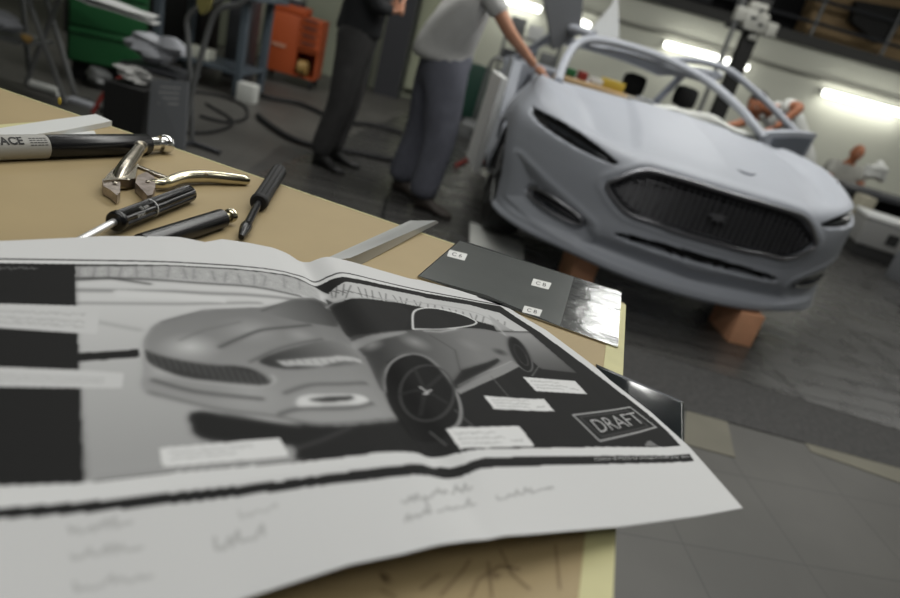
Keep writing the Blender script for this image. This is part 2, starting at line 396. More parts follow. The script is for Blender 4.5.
# rows run from the upper edge to the lower edge; the right end follows the straight right edge
u = np.linspace(0, 1, NS + 1)
RE = [px_st(*q_) for q_ in ((497, 301), (546, 330), (583, 357.5), (598, 369), (610, 380), (652, 413), (674, 433), (688, 445.5), (702, 461), (743, 508))]
s_right = np.interp(R0[1] + (R1[1] - R0[1]) * v, [b for a, b in RE], [a for a, b in RE])
SS = sl + (s_right[None, :] - sl) * u[:, None]
top_t = np.interp(SS, [a for a, b in T0], [b for a, b in T0]); bot_t = np.interp(SS, [a for a, b in T1], [b for a, b in T1])
TT = top_t + (bot_t - top_t) * v[None, :]
sv, tv = SS.ravel(), TT.ravel()
G = np.full(sv.shape, 0.80)      # sRGB grey of the print
def crp(poly, closed=True, n=5):
    out = []; m_ = len(poly); rng_ = range(m_ if closed else m_ - 1)
    for i in rng_:
        g_ = (lambda k: poly[k % m_]) if closed else (lambda k: poly[min(max(k, 0), m_ - 1)])
        a, b, c, d = g_(i - 1), g_(i), g_(i + 1), g_(i + 2)
        for k in range(n):
            t = k / n; out.append(tuple(.5 * (2 * b[q] + (c[q] - a[q]) * t + (2 * a[q] - 5 * b[q] + 4 * c[q] - d[q]) * t * t + (3 * b[q] - a[q] - 3 * c[q] + d[q]) * t ** 3) for q in (0, 1)))
    if not closed: out.append(poly[-1])
    return out
def inpoly(poly, s=None, t=None):
    P = [px_st(*p) for p in poly]
    c = np.zeros(sv.shape, bool); n = len(P)
    for i in range(n):
        (x0, y0), (x1, y1) = P[i], P[(i + 1) % n]
        if y0 == y1: continue
        k = ((y0 > tv) != (y1 > tv)) & (sv < (x1 - x0) * (tv - y0) / (y1 - y0) + x0); c ^= k
    return c
def segd(line, soft=False):
    P = [px_st(*p) for p in line]; D = np.full(sv.shape, 9.0)
    for (x0, y0), (x1, y1) in zip(P, P[1:]):
        dx, dy = x1 - x0, y1 - y0; L = dx * dx + dy * dy + 1e-12
        k = np.clip(((sv - x0) * dx + (tv - y0) * dy) / L, 0, 1)
        D = np.minimum(D, np.hypot(sv - x0 - k * dx, tv - y0 - k * dy))
    return D
def fill(poly, g, soft=None):
    m = inpoly(crp(poly) if soft else poly)
    G[m] = g
    return m
def line(pts, g, wd=.0009, soft=.0006, k=1.0, mask=None):
    if 4 <= len(pts) <= 14 and pts[0] not in ((573, 415), (580, 417)): pts = crp(pts, False)
    D = segd(pts); a = np.clip((wd + soft - D) / max(soft, 1e-5), 0, 1) * k
    if mask is not None: a = a * mask
    G[:] = G * (1 - a) + g * a
def grad(m, p0, p1, g0, g1, k=1.0):
    a, b = px_st(*p0), px_st(*p1); dx, dy = b[0] - a[0], b[1] - a[1]
    q = np.clip(((sv - a[0]) * dx + (tv - a[1]) * dy) / (dx * dx + dy * dy), 0, 1)
    val = g0 + (g1 - g0) * q; G[m] = G[m] * (1 - k) + val[m] * k
rng = np.random.RandomState(3)
art_top = [(-60, 264), (0, 263), (75, 264), (170, 265), (260, 271), (300, 279), (315, 286), (330, 280), (345, 277), (380, 284), (420, 292), (460, 299), (500, 306), (541, 333), (579, 361), (604, 380), (647, 413), (669, 433), (681, 446)]
art_bot = [(600, 447), (483, 449), (460, 453), (443, 457), (420, 454), (400, 452), (303, 462), (187, 471), (84, 483), (0, 486), (-60, 488)]
art = fill(art_top + art_bot, .125)
# studio backdrop of the drawing, left
m = fill([(75, 266), (170, 266), (260, 272), (300, 280), (315, 287), (345, 300), (388, 395), (398, 425), (303, 461), (187, 470), (84, 482), (77, 370)], .62)
grad(m, (80, 300), (110, 460), .76, .60)
# tree line along the top
tree = fill([(75, 266), (170, 267), (260, 273), (302, 281), (318, 290), (322, 303), (290, 292), (250, 285), (170, 279), (77, 277)], .66)
G[tree] += rng.uniform(-.16, .16, tree.sum()) * (np.sin(sv[tree] * 900) * .6 + .6)
for i in range(16):
    x = 80 + i * 14.5 + rng.uniform(-3, 3); y = 267 + max(0, x - 170) * .09
    line([(x, y), (x + rng.uniform(-4, 4), y + 10)], .38, .0006, .0012, .5)
line([(77, 278), (140, 279), (200, 283), (255, 287), (300, 296)], .22, .0012, .002, .8)
line([(77, 280), (110, 278), (150, 284)], .15, .001, .002, .7)
line([(77, 290), (200, 293), (300, 300)], .40, .0018, .004, .6)
line([(77, 303), (180, 304), (260, 303)], .42, .0016, .003, .5)
line([(77, 318), (140, 330)], .52, .0016, .003, .4)
fill([(113, 291), (118, 290), (226, 297), (226, 303), (116, 297)], .78)
# right part: sky and branches over the roof
sky = fill([(322, 304), (330, 292), (345, 282), (380, 288), (420, 296), (470, 305), (500, 313), (528, 331), (513, 331), (480, 322), (440, 310), (400, 303), (360, 299), (335, 303)], .72)
for i in range(26):
    x = 330 + i * 7; y = 284 + max(0, x - 345) * .235
    line([(x, y), (x + rng.uniform(-6, 8), y + 10 + rng.uniform(0, 5))], .34, .0005, .0008, .7, sky)
    line([(x, y + 6), (x + 9, y + 9)], .30, .0005, .0008, .6, sky)
w_ = fill([(488, 314), (513, 331), (528, 331), (577, 373), (541, 369), (520, 350), (500, 338)], .45)
grad(w_, (505, 325), (565, 375), .62, .28)
line([(495, 331), (529, 332)], .15, .001, .001)
# dark ground below the nose
fill([(192, 412), (230, 414), (300, 424), (395, 415), (460, 440), (443, 456), (400, 451), (303, 461), (292, 446), (230, 443), (200, 438), (192, 428)], .13, True)
line([(292, 450), (322, 440), (350, 428)], .40, .0007, .001, .6)
# the drawn car: front
body = fill([(143, 345), (147, 334), (160, 322), (205, 311), (256, 308), (298, 300), (322, 301), (340, 318), (352, 337), (366, 355), (385, 394), (398, 414), (396, 421), (322, 426), (274, 418), (220, 412), (148, 394), (143, 370)], .52, True)
grad(body, (270, 300), (260, 420), .44, .58)
for c, r, g in (((190, 347), .030, .74), ((250, 330), .035, .60), ((300, 335), .02, .58), ((250, 395), .03, .62), ((160, 372), .02, .64)):
    cs = px_st(*c); d = np.hypot(sv - cs[0], tv - cs[1]); a = np.clip(1 - d / r, 0, 1) ** 1.3 * body; G[:] = G * (1 - a) + g * a
ws = fill([(262, 311), (280, 304), (298, 300), (318, 301), (332, 312), (338, 326), (322, 325), (298, 321)], .33, True)
grad(ws, (265, 311), (338, 322), .46, .25)
line([(262, 311), (280, 304), (298, 299), (318, 300), (334, 312), (350, 336)], .26, .0007, .0012, .8)
line([(161, 322), (205, 310), (256, 308)], .30, .0006, .0012, .7)
line([(220, 347), (240, 338), (262, 330), (290, 327), (310, 325)], .26, .0012, .002, .85)
line([(180, 340), (205, 330), (240, 322)], .40, .0008, .002, .6)
gr = fill([(145, 349), (150, 352), (170, 358), (205, 364), (244, 367), (262, 374), (271, 383), (262, 385), (244, 384), (190, 378), (160, 369), (148, 361)], .20, True)
for i in range(17):
    x = 150 + i * 7.2; line([(x, 350 + i * 1.6), (x + 7, 366 + i * 1.5)], .36, .0006, .0009, .8, gr)
line([(143, 348), (146, 362), (160, 371), (190, 380), (244, 386), (266, 386), (275, 381), (272, 375)], .72, .0008, .0009, .8)
line([(153, 380), (180, 388), (205, 393), (262, 399)], .28, .0016, .0015, .8)
line([(148, 392), (180, 400), (220, 409), (274, 416), (322, 424), (396, 419)], .30, .0007, .001, .8)
line([(160, 398), (220, 414), (300, 426)], .70, .0006, .001, .5)
hl = fill([(259, 362), (275, 353), (300, 346), (322, 341), (345, 343), (360, 353), (364, 363), (322, 367), (285, 369)], .26, True)
grad(hl, (262, 362), (345, 343), .20, .50)
fill([(276, 361), (300, 359), (330, 357), (361, 359), (362, 363), (322, 366), (284, 366)], .70)
for i in range(9): line([(285 + i * 8.5, 360), (288 + i * 8.5, 363)], .42, .0005, .0006)
line([(250, 362), (275, 350), (300, 343), (322, 339)], .25, .0009, .0012, .7)
line([(285, 393), (310, 385), (340, 384), (366, 383)], .28, .0012, .002, .7)
fl_ = fill([(296, 402), (302, 396), (322, 394), (352, 394), (367, 398), (364, 404), (322, 406), (300, 407)], .80, True)
fill([(308, 400), (325, 397), (352, 396), (350, 400), (325, 402)], .22, True)
line([(280, 414), (300, 409), (350, 408), (372, 403)], .25, .0015, .0015, .7)
# the drawn car: cabin and side
fill([(326, 300), (336, 303), (360, 298), (405, 307), (404, 329), (372, 333), (350, 338), (338, 322)], .15, True)
sd = fill([(350, 338), (372, 333), (404, 330), (470, 328), (500, 333), (513, 345), (519, 362), (458, 390), (440, 372), (418, 356), (398, 356), (386, 366), (383, 392), (366, 358)], .38, True)
grad(sd, (380, 335), (480, 360), .26, .46)
for c, r, g in (((415, 342), .022, .56), ((470, 345), .02, .50), ((372, 345), .014, .60), ((500, 352), .012, .20)):
    cs = px_st(*c); d = np.hypot(sv - cs[0], tv - cs[1]); a = np.clip(1 - d / r, 0, 1) * sd * .9; G[:] = G * (1 - a) + g * a
fill([(352, 342), (372, 335), (404, 331), (403, 334), (372, 342), (356, 350)], .55, True)
line([(326, 308), (340, 300), (362, 298), (413, 302), (457, 308), (488, 318), (505, 335)], .66, .0009, .001)
fill([(412, 328), (414, 313), (420, 309), (432, 308), (462, 315), (475, 322), (470, 326), (440, 328)], .14, True)
line([(413, 329), (413, 314), (419, 309), (432, 308), (455, 312), (474, 320), (475, 324), (462, 327), (440, 329), (413, 329)], .82, .0009, .0007)
line([(424, 331), (440, 332), (456, 329)], .70, .0008, .001)
line([(430, 335), (455, 350), (460, 370)], .22, .0005, .0009, .7)
dk = fill([(452, 383), (462, 370), (498, 358), (500, 361), (475, 378), (456, 390)], .12)
fill([(456, 389), (480, 377), (500, 368), (516, 361), (520, 366), (498, 377), (460, 394)], .52)
line([(458, 386), (485, 372), (512, 361)], .78, .0005, .0007, .7)
# wheels
def ellipse(cx, cy, rx, ry, rot=0, n=26):
    c_, s_ = math.cos(rot), math.sin(rot)
    return [(cx + rx * math.cos(k * 2 * math.pi / n) * c_ - ry * math.sin(k * 2 * math.pi / n) * s_, cy + rx * math.cos(k * 2 * math.pi / n) * s_ + ry * math.sin(k * 2 * math.pi / n) * c_) for k in range(n + 1)]
fill([(390, 364), (408, 356), (425, 358), (445, 376), (460, 400), (458, 425), (440, 440), (415, 440), (395, 415), (385, 390)], .09, True)
line([(385, 392), (384, 378), (390, 364), (402, 356), (416, 354), (430, 359), (445, 374), (456, 392), (461, 410), (458, 424), (448, 430)], .50, .0013, .001)
line(ellipse(427, 393, 27, 28, .35), .24, .0011, .0012, .9)
for k in range(5):
    a = k * 1.257 + .5; line([(425, 390), (425 + 24 * math.cos(a), 391 + 24 * math.sin(a))], .17, .0014, .0018, .8)
line([(420, 387), (428, 393), (424, 394), (431, 390)], .66, .0008, .0006)
rw = fill(ellipse(520, 354, 8, 20, -.55), .09)
line(ellipse(520, 354, 8, 20, -.55), .40, .0007, .0008, .8)
line(ellipse(521, 355, 4, 12, -.55), .25, .0006, .0008, .8)
# soft airbrushed look inside the picture
msk = (m | body | sd | w_ | tree | ws)
G2_ = G.reshape(NS + 1, NT + 1).copy()
for _ in range(2):
    pd_ = np.pad(G2_, 2, mode='edge'); G2_ = sum(pd_[2 + a_:2 + a_ + NS + 1, 2 + b_:2 + b_ + NT + 1] for a_ in (-2, -1, 0, 1, 2) for b_ in (-2, -1, 0, 1, 2)) / 25
G[msk] = .35 * G[msk] + .65 * G2_.ravel()[msk]
# left column blocks and captions
LC = [[(-60, 264), (75, 264), (77, 304), (-60, 303)], [(-60, 325), (77, 332), (78, 369), (-60, 364)], [(-60, 387), (80, 385), (84, 483), (-60, 488)]]
fill([(-60, 264), (75, 264), (84, 483), (-60, 488)], .13)
fill([(77, 353), (139, 349), (140, 357), (78, 362)], .13)
fill([(-60, 302), (100, 306), (97, 334), (-60, 324)], .75)
fill([(-60, 365), (80, 370), (124, 373), (122, 388), (-60, 386)], .75)
CAP = [[(523, 377), (575, 381), (587, 394), (536, 391)], [(484, 396), (544, 399), (554, 411), (494, 409)], [(446, 429), (519, 426), (535, 446), (460, 449)], [(159, 448), (280, 438), (289, 456), (163, 467)]]
for c in CAP: fill(c, .82)
def bil(q, a, b):
    return (q[0][0] * (1 - a) * (1 - b) + q[1][0] * a * (1 - b) + q[2][0] * a * b + q[3][0] * (1 - a) * b, q[0][1] * (1 - a) * (1 - b) + q[1][1] * a * (1 - b) + q[2][1] * a * b + q[3][1] * (1 - a) * b)
def scribble(q, b0, a0, a1, g, n, amp, wd=.0004, k=.6):
    pts = [bil(q, a0 + (a1 - a0) * i / n, b0 + rng.uniform(-amp, amp)) for i in range(n + 1)]
    line(pts, g, wd, .0006, k)
for c in CAP[:3]:
    for b in (.25, .5, .75): scribble(c, b, .08, .6 + .15 * rng.rand(), .55, 26, .06)
    scribble(c, .7, .75, .9, .5, 6, .08)
for b in (.3, .6): scribble(CAP[3], b, .08, .9 - b * .5, .62, 40, .06, .0006)
for q, bs in (([(-20, 304), (97, 308), (94, 332), (-20, 324)], (.3, .6, .8)), ([(-20, 368), (118, 375), (116, 386), (-20, 385)], (.4, .7))):
    for b in bs: scribble(q, b, .1, .9, .62, 50, .07, .0008, .5)
scribble([(-10, 266), (40, 266), (40, 272), (-10, 271)], .4, .1, .95, .5, 40, .3, .0004)
for a, b in (((491, 376), (509, 397)), ((455, 410), (474, 427)), ((539, 366), (532, 376)), ((430, 432), (446, 445))): line([a, b], .40, .0005, .0006, .8)
# lower caption band
fill([(-60, 510), (0, 508), (84, 502), (117, 499), (187, 491), (280, 481), (400, 466), (420, 464), (440, 467), (450, 468), (465, 464), (487, 457), (560, 456), (690, 454), (694, 461), (560, 465), (483, 468), (468, 474), (457, 478), (440, 478), (420, 475), (400, 477), (233, 497), (84, 513), (0, 519), (-60, 522)], .13)
# black line above the picture
line([(-60, 258), (0, 259), (75, 260), (170, 262), (260, 268), (300, 276), (315, 282), (330, 276), (345, 273), (380, 281), (420, 290), (500, 305)], .12, .0012, .0008)
# DRAFT box
line([(573, 415), (630, 407), (656, 427), (600, 441), (573, 415)], .62, .0009, .0006)
line([(580, 417), (628, 410.5), (648, 426), (602, 436.5), (580, 417)], .30, .0005, .0006, .8)
fill([(647, 441), (651, 441), (658, 446), (645, 446)], .45)
# pencil handwriting on the lower margin
hw = [(398, 497), (452, 482), (468, 498), (404, 514)]
def hand(x0, y0, x1, y1, h, n, g=.58, wd=.0005):
    pts = []
    for i in range(n):
        k = i / (n - 1); x = x0 + (x1 - x0) * k; y = y0 + (y1 - y0) * k
        pts += [(x + rng.uniform(-1, 1), y + rng.uniform(-h, 0)), (x + 1.5, y - rng.uniform(0, h * .4))]
    line(pts, g, wd, .0007, .7)
hand(401, 505, 446, 494, 8, 12); hand(452, 496, 470, 490, 10, 5); hand(404, 522, 430, 514, 8, 7); hand(437, 514, 474, 505, 8, 8); hand(496, 501, 552, 489, 7, 14); hand(425, 500, 429, 512, 4, 3)
hand(215, 552, 262, 538, 14, 7, .64, .0008); hand(70, 535, 130, 525, 10, 9, .66, .0008); hand(72, 560, 140, 550, 10, 9, .67, .0008); hand(75, 592, 150, 578, 10, 9, .67, .0008); hand(240, 520, 275, 512, 14, 5, .68, .0006)
def s2l(g): g = np.clip(g, 0, 1); return np.where(g <= .04045, g / 12.92, ((g + .055) / 1.055) ** 2.4)
P2 = sv[:, None] * E1[None, :] + tv[:, None] * E2[None, :]
Z2 = TZ + sheet_h(sv, tv)
# fine waviness of the free edges
org = Vector((float(P2[:, 0].mean()), float(P2[:, 1].mean()), TZ))
co3 = np.stack([P2[:, 0] - org.x, P2[:, 1] - org.y, Z2 - org.z], 1)
me = bpy.data.meshes.new('poster_sheet')
nv = (NS + 1) * (NT + 1); me.vertices.add(nv); me.vertices.foreach_set('co', co3.astype(np.float32).ravel())
ii, jj = np.meshgrid(np.arange(NS), np.arange(NT), indexing='ij'); a = (ii * (NT + 1) + jj).ravel()
quads = np.stack([a, a + 1, a + NT + 2, a + NT + 1], 1)
me.loops.add(quads.size); me.loops.foreach_set('vertex_index', quads.astype(np.int32).ravel())
me.polygons.add(len(quads)); me.polygons.foreach_set('loop_start', np.arange(0, quads.size, 4, dtype=np.int32)); me.polygons.foreach_set('loop_total', np.full(len(quads), 4, np.int32))
me.update(calc_edges=True); me.validate()
me.polygons.foreach_set('use_smooth', np.ones(len(quads), bool))
at_ = me.color_attributes.new('print', 'FLOAT_COLOR', 'POINT')
lin = s2l(G); at_.data.foreach_set('color', np.stack([lin * .995, lin, lin * 1.0, np.ones_like(lin)], 1).astype(np.float32).ravel())
sheet = bpy.data.objects.new('poster_sheet', me); COL.objects.link(sheet); sheet.location = org
pm = mat('printed_paper', (.8, .8, .8), .7, spec=.12); va = pm.node_tree.nodes.new('ShaderNodeVertexColor'); va.layer_name = 'print'
pm.node_tree.links.new(va.outputs[0], pm.node_tree.nodes['Principled BSDF'].inputs[0]); me.materials.append(pm)
md = sheet.modifiers.new('thickness', 'SOLIDIFY'); md.thickness = .0004; md.offset = -1
tag(sheet, 'large curled white sheet printed with a black and white car drawing stamped DRAFT', 'printed drawing')
# crisp lettering draped over the print
def drape(body, q, name, g, bold=0.0, dz=.0013):
    tm = text_mesh(body, 1.0, bold=bold)
    if len(body) < 8:
        tb_ = bmesh.new(); tb_.from_mesh(tm); bmesh.ops.triangulate(tb_, faces=tb_.faces)
        bmesh.ops.subdivide_edges(tb_, edges=tb_.edges, cuts=5, use_grid_fill=True); tb_.to_mesh(tm); tb_.free()
    xs = [v.co.x for v in tm.vertices]; ys = [v.co.y for v in tm.vertices]
    x0, x1, y0, y1 = min(xs), max(xs), min(ys), max(ys)
    for v_ in tm.vertices:
        px = bil(q, (v_.co.x - x0) / (x1 - x0), 1 - (v_.co.y - y0) / (y1 - y0)); v_.co = st_w(*px_st(*px), dz)
    o = bpy.data.objects.new(name, tm); COL.objects.link(o); tm.materials.append(mat(name + '_ink', (g, g, g), .6))
    o.parent = sheet; o.matrix_parent_inverse = world_of(sheet).inverted(); return o
drape('DRAFT', [(589, 421), (633, 413), (645.5, 423.5), (600.5, 433.5)], 'stamp_lettering', .32, -.004)
drape('Colour & Material Design/Craft July 2011', [(594, 458.5), (690, 456.2), (691.5, 459.2), (594.5, 462.3)], 'caption_lettering', .45)

# ------------------------------------------------------------------ things lying on the workbench
def lathe(mb, a, b, prof, n=24):
    """turned shape: prof = [(fraction or distance along a->b, radius)] in metres"""
    a, b = Vector(a), Vector(b); d = (b - a).normalized()
    pts = [a + d * l for l, r in prof]; rings = []
    up = Vector((0, 0, 1)); x = d.cross(up).normalized(); y = d.cross(x)
    for p, (l, r) in zip(pts, prof): rings.append([mb.bm.verts.new(p + (x * math.cos(k * 2 * math.pi / n) + y * math.sin(k * 2 * math.pi / n)) * r) for k in range(n)])
    for A, B in zip(rings, rings[1:]):
        for k in range(n):
            f = mb.bm.faces.new((A[k], A[(k + 1) % n], B[(k + 1) % n], B[k])); f.smooth = True
    mb.bm.faces.new(rings[0]); mb.bm.faces.new(rings[-1]); return mb
# big gas strut with silver label
r = .0180
a = onz(-60, 149, TZ + r + .001); b = onz(172, 143.5, TZ + r); d = (b - a).normalized(); L = (b - a).length
pl = onz(45, 147, TZ + r); lab = (pl - a).dot(d)
st = empty('gas_strut', (a.x, a.y, TZ)); tag(st, 'thick black gas strut with silver label and chrome ball end, behind the locking pliers', 'gas strut')
lathe(MB(), a, b, [(lab, .0), (lab, r - .001), (lab + .001, r), (L - .052, r), (L - .049, r - .002), (L - .049, 0)]).build('tube', M['black'], st)
lathe(MB(), a, b, [(0, 0), (0, r + .0004), (lab, r + .0004), (lab + .0005, r - .002)]).build('silver_label', M['silverlabel'], st)
lathe(MB(), a, b, [(L - .05, 0), (L - .05, .012), (L - .032, .012), (L - .030, .008), (L - .026, .008), (L - .025, .014), (L - .02, .0165), (L - .008, .0165), (L - .002, .012), (L, 0)], 20).build('ball_end', M['chrome'], st)
def wrap_text(body, size, along, ang0, name, parent, a, d, r, m=None, bold=.0):
    """letters wrapped round the tube; along = distance from a of the first letter"""
    tm = text_mesh(body, size, bold=bold)
    tb_ = bmesh.new(); tb_.from_mesh(tm); bmesh.ops.triangulate(tb_, faces=tb_.faces)
    bmesh.ops.subdivide_edges(tb_, edges=tb_.edges, cuts=4, use_grid_fill=True); tb_.to_mesh(tm); tb_.free()
    side = d.cross(Vector((0, 0, 1))).normalized()   # side = toward the camera
    if side.y > 0: side = -side
    for v_ in tm.vertices:
        th = ang0 + v_.co.y / r
        v_.co = a + d * (along + v_.co.x) + (side * math.cos(th) + Vector((0, 0, 1)) * math.sin(th)) * (r + .0009)
    o = bpy.data.objects.new(name, tm); COL.objects.link(o); tm.materials.append(m or M['ink']); o.parent = parent; o.matrix_parent_inverse = world_of(parent).inverted()
def al(x): return (onz(x, 147, TZ + r) - a).dot(d)
wrap_text('ACE', .0170, al(-7), .55, 'label_lettering', st, a, d, r, None, .03)
for k, tx in enumerate(('gas spring', 'DO NOT OPEN', 'high pressure')): pass
sm = MB(); side = d.cross(Vector((0, 0, 1))).normalized(); side = side if side.y < 0 else -side
for k in range(4):
    th = 1.05 - k * .2
    for j in range(5):
        l0 = al(24) + j * .0052; p0 = a + d * l0 + (side * math.cos(th) + Vector((0, 0, 1)) * math.sin(th)) * (r + .0008); q0 = p0 + d * (.0042 - .001 * ((j * k) % 2))
        t_ = (-side * math.sin(th) + Vector((0, 0, 1)) * math.cos(th)) * .0006
        sm.add([p0 - t_, q0 - t_, q0 + t_, p0 + t_], [(0, 1, 2, 3)])
sm.build('label_small_print', M['ink'], st)

# locking pliers
def flat(px, z0, z1, name, m, parent, bevel=.0012, zc=None):
    zc = zc or (z0 + z1) / 2
    P = [onz(x, y, zc) for x, y in px]
    return MB().prism([(p.x, p.y) for p in P], z0, z1, bevel=bevel).build(name, m, parent)
o0 = onz(150, 178, TZ)
pr = empty('locking_pliers', (o0.x, o0.y, TZ)); tag(pr, 'worn nickel locking pliers with open jaws on the tan board', 'pliers')
TT0 = TZ
# fixed handle (short visible tube end with adjusting screw), head, lower jaw, long handle, link
ha, hb = onz(140, 148, TZ + .022), onz(118, 178, TZ + .0145)
MB().tube([ha, ha.lerp(hb, .25), ha.lerp(hb, .6), ha.lerp(hb, .9), hb + Vector((0, 0, -.002)), ha.lerp(hb, 1.2) + Vector((0, 0, -.004))], [.0095, .0105, .0120, .0110, .008, .003], 16).build('fixed_handle', M['nickel'], pr)
lathe(MB(), ha, ha + (ha - hb).normalized() * .012, [(0, .0), (0, .009), (.002, .0115), (.007, .0115), (.009, .008), (.010, 0)], 18).build('adjusting_screw', M['nickel'], pr)
flat([(123, 164), (133, 160), (138, 167), (135, 182), (128, 184), (114, 184), (103, 185), (108, 178)], TZ + .004, TZ + .018, 'head_plate', M['nickel'], pr, .002)
flat([(102, 183), (112, 182), (120, 186), (120, 196), (117, 200), (110, 194), (103, 190)], TZ + .002, TZ + .015, 'upper_jaw', mat('worn_jaw_steel', (.38, .33, .29), .42, .8, noise=.3, nscale=80), pr, .002)
flat([(137, 180), (146, 176), (154, 181), (155, 191), (152, 199), (147, 200), (141, 193), (135, 187)], TZ + .002, TZ + .016, 'lower_jaw', mat('worn_jaw_steel_dark', (.33, .28, .25), .42, .8, noise=.3, nscale=80), pr, .002)
la, lb = onz(136, 166, TZ + .014), onz(167, 179, TZ + .014)
MB().beam(la, la.lerp(lb, .55), .008, .005, .001).beam(la.lerp(lb, .45), lb, .011, .006, .002).build('link', M['nickel'], pr)
lh = MB(); pts = [onz(x, y, TZ + z) for x, y, z in ((151, 184, .010), (165, 183, .013), (183, 177.5, .014), (205, 176.5, .013), (228, 178.5, .011), (244, 180, .009), (247.5, 180.3, .008))]
lh.tube(spline(pts, 4), [float(np.interp(k, [0, 4, 10, 16, 20, 22, 24], [.007, .0085, .0108, .0105, .0095, .008, .003])) for k in range(25)], 16).build('long_handle', M['brass'], pr)
rv = MB()
for x, y in ((121, 175), (128, 179), (115, 182), (148, 181)):
    p = onz(x, y, TZ + .018); rv.sphere((p.x, p.y, TZ + .0175), .0036, 12, (1, 1, .5))
rv.build('rivets', M['nickel'], pr)
p = onz(206, 174, TZ + .02); MB().sphere((p.x, p.y, TZ + .0205), .003, 10).build('handle_stud', M['nickel'], pr)

# black-handled tool with silver rod
def grip(mb, a, b, r, n=8, flute=.08):
    a, b = Vector(a), Vector(b); d = (b - a).normalized(); L = (b - a).length
    x = d.cross(Vector((0, 0, 1))).normalized(); y = d.cross(x); N = n * 6; rings = []
    for l, k in ((0, .0), (0, .8), (.002, .95), (.006, 1), (.010, 1), (.012, .93), (L * .5, .95), (L - .012, 1), (L - .004, .96), (L, .7), (L, 0)):
        ring = []
        for i in range(N):
            th = i * 2 * math.pi / N; fl = 1 - flute * (.5 + .5 * math.cos(n * th)) ** 3 * (1 if .012 <= l < L - .004 else 0)
            ring.append(mb.bm.verts.new(a + d * l + (x * math.cos(th) + y * math.sin(th)) * (r * k * fl)))
        rings.append(ring)
    for A, B in zip(rings, rings[1:]):
        for i in range(N):
            try:
                f = mb.bm.faces.new((A[i], A[(i + 1) % N], B[(i + 1) % N], B[i])); f.smooth = True
            except ValueError: pass
    return mb
r1 = .0135
a = onz(114, 222, TZ + r1 + .004); b = onz(190, 193, TZ + r1); d = (b - a).normalized()
t1 = empty('screwdriver', (a.x, a.y, TZ)); tag(t1, 'screwdriver with fluted black handle, white print and silver shaft, beside the pliers', 'screwdriver')
grip(MB(), a, b, r1, 8, .20).build('handle', M['black'], t1)
sh = a - d * .14; sh.z = TZ + .006
lathe(MB(), a, sh, [(0, .0048), ((sh - a).length - .004, .0045), ((sh - a).length, 0)], 14).build('shaft', mat('bright_steel', (.8, .8, .8), .4, .8), t1)
MB().tube([a + d * .0795, a + d * .0810], r1 * .975, 32).build('white_band', M['whitep'], t1)
Lh = (b - a).length
white_ink = mat('white_print', (.5, .5, .48), .5)
wrap_text('15 mm', .007, .042, .75, 'handle_lettering', t1, a, d, r1 * .96, white_ink)
wrap_text('SPORT', .006, .03, .15, 'handle_lettering', t1, a, d, r1 * .96, white_ink)

# second strut with brass-like ball stud, half under the sheet
r2 = .0140
a = onz(141, 245, TZ + r2); b = onz(232, 215, TZ + r2); d = (b - a).normalized(); L = (b - a).length
t2 = empty('gas_strut', (a.x, a.y, TZ)); tag(t2, 'slim black gas strut with ball stud, half hidden under the printed sheet', 'gas strut')
lathe(MB(), a, b, [(0, 0), (0, r2), (L - .026, r2), (L - .023, r2 - .003), (L - .023, 0)]).build('tube', M['black'], t2)
lathe(MB(), a, b, [(L - .024, 0), (L - .024, .0065), (L - .010, .006), (L - .0095, .009), (L - .007, .0105), (L - .001, .0105), (L + .002, .008), (L + .003, 0)], 18).build('ball_stud', M['brass'], t2)

# dark screwdriver / ratchet at the far edge
r3 = .0145
a = onz(258.5, 203, TZ + r3); b = onz(279, 171, TZ + r3); d = (b - a).normalized()
t3 = empty('screwdriver', (a.x, a.y, TZ)); tag(t3, 'short matte black screwdriver near the far edge of the workbench', 'screwdriver')
grip(MB(), a, b, r3, 7, .14).build('handle', M['rubber'], t3)
tip = onz(241, 237, TZ + .0095)
mid = a.lerp(tip, .7)
MB().tube([a, mid], [.0062, .0062], 12).build('shaft', M['black'], t3)
MB().tube([mid - (mid - a) * .03, mid, mid.lerp(tip, .25), mid.lerp(tip, .6), tip], [.0065, .0085, .0085, .0065, .0040], 12).build('chuck', M['black'], t3)

# white flat bar at the left, small slip of paper behind it
def slab(px, z, h, name, m, label, cat, bevel=.001):
    P = [onz(x, y, z + h) for x, y in px]; mb = MB().prism([(p.x, p.y) for p in P], z, z + h, bevel=bevel)
    return solo(mb, name, m, label, cat)
bar = slab([(-60, 132), (0, 128), (50, 120), (96, 114), (112, 121), (60, 131), (0, 139), (-60, 146)], TZ, .010, 'straightedge', M['whitep'], 'white flat straightedge lying at the left above the black strut', 'straightedge', .003)
slab([(62, 134), (94, 130.5), (96, 134), (70, 137.5)], TZ, .0015, 'paper_slip', M['whitep'], 'small white slip of paper between the straightedge and the gas strut', 'paper')
# long triangular clear plastic wedge at the far edge
wd = MB()
P = [onz(x, y, TZ + .001) for x, y in ((322, 264), (380, 262), (440, 223), (408, 221))]
Pt = [onz(x, y, TZ + .014) for x, y in ((318, 262), (350, 258), (436, 220.5), (410, 220.5))]
P = [onz(x, y, TZ + .0005) for x, y in ((318, 270), (362, 264), (439, 222.5), (414, 222))]
wd.add([*P, *Pt], [(0, 1, 2, 3), (4, 5, 6, 7), (0, 1, 5, 4), (1, 2, 6, 5), (2, 3, 7, 6), (3, 0, 4, 7)])
solo(wd, 'plastic_wedge', mat('pale_grey_plastic', (.46, .47, .46), .3, coat=.5), 'pale grey wedge-shaped plastic strip at the far edge of the table', 'plastic strip')

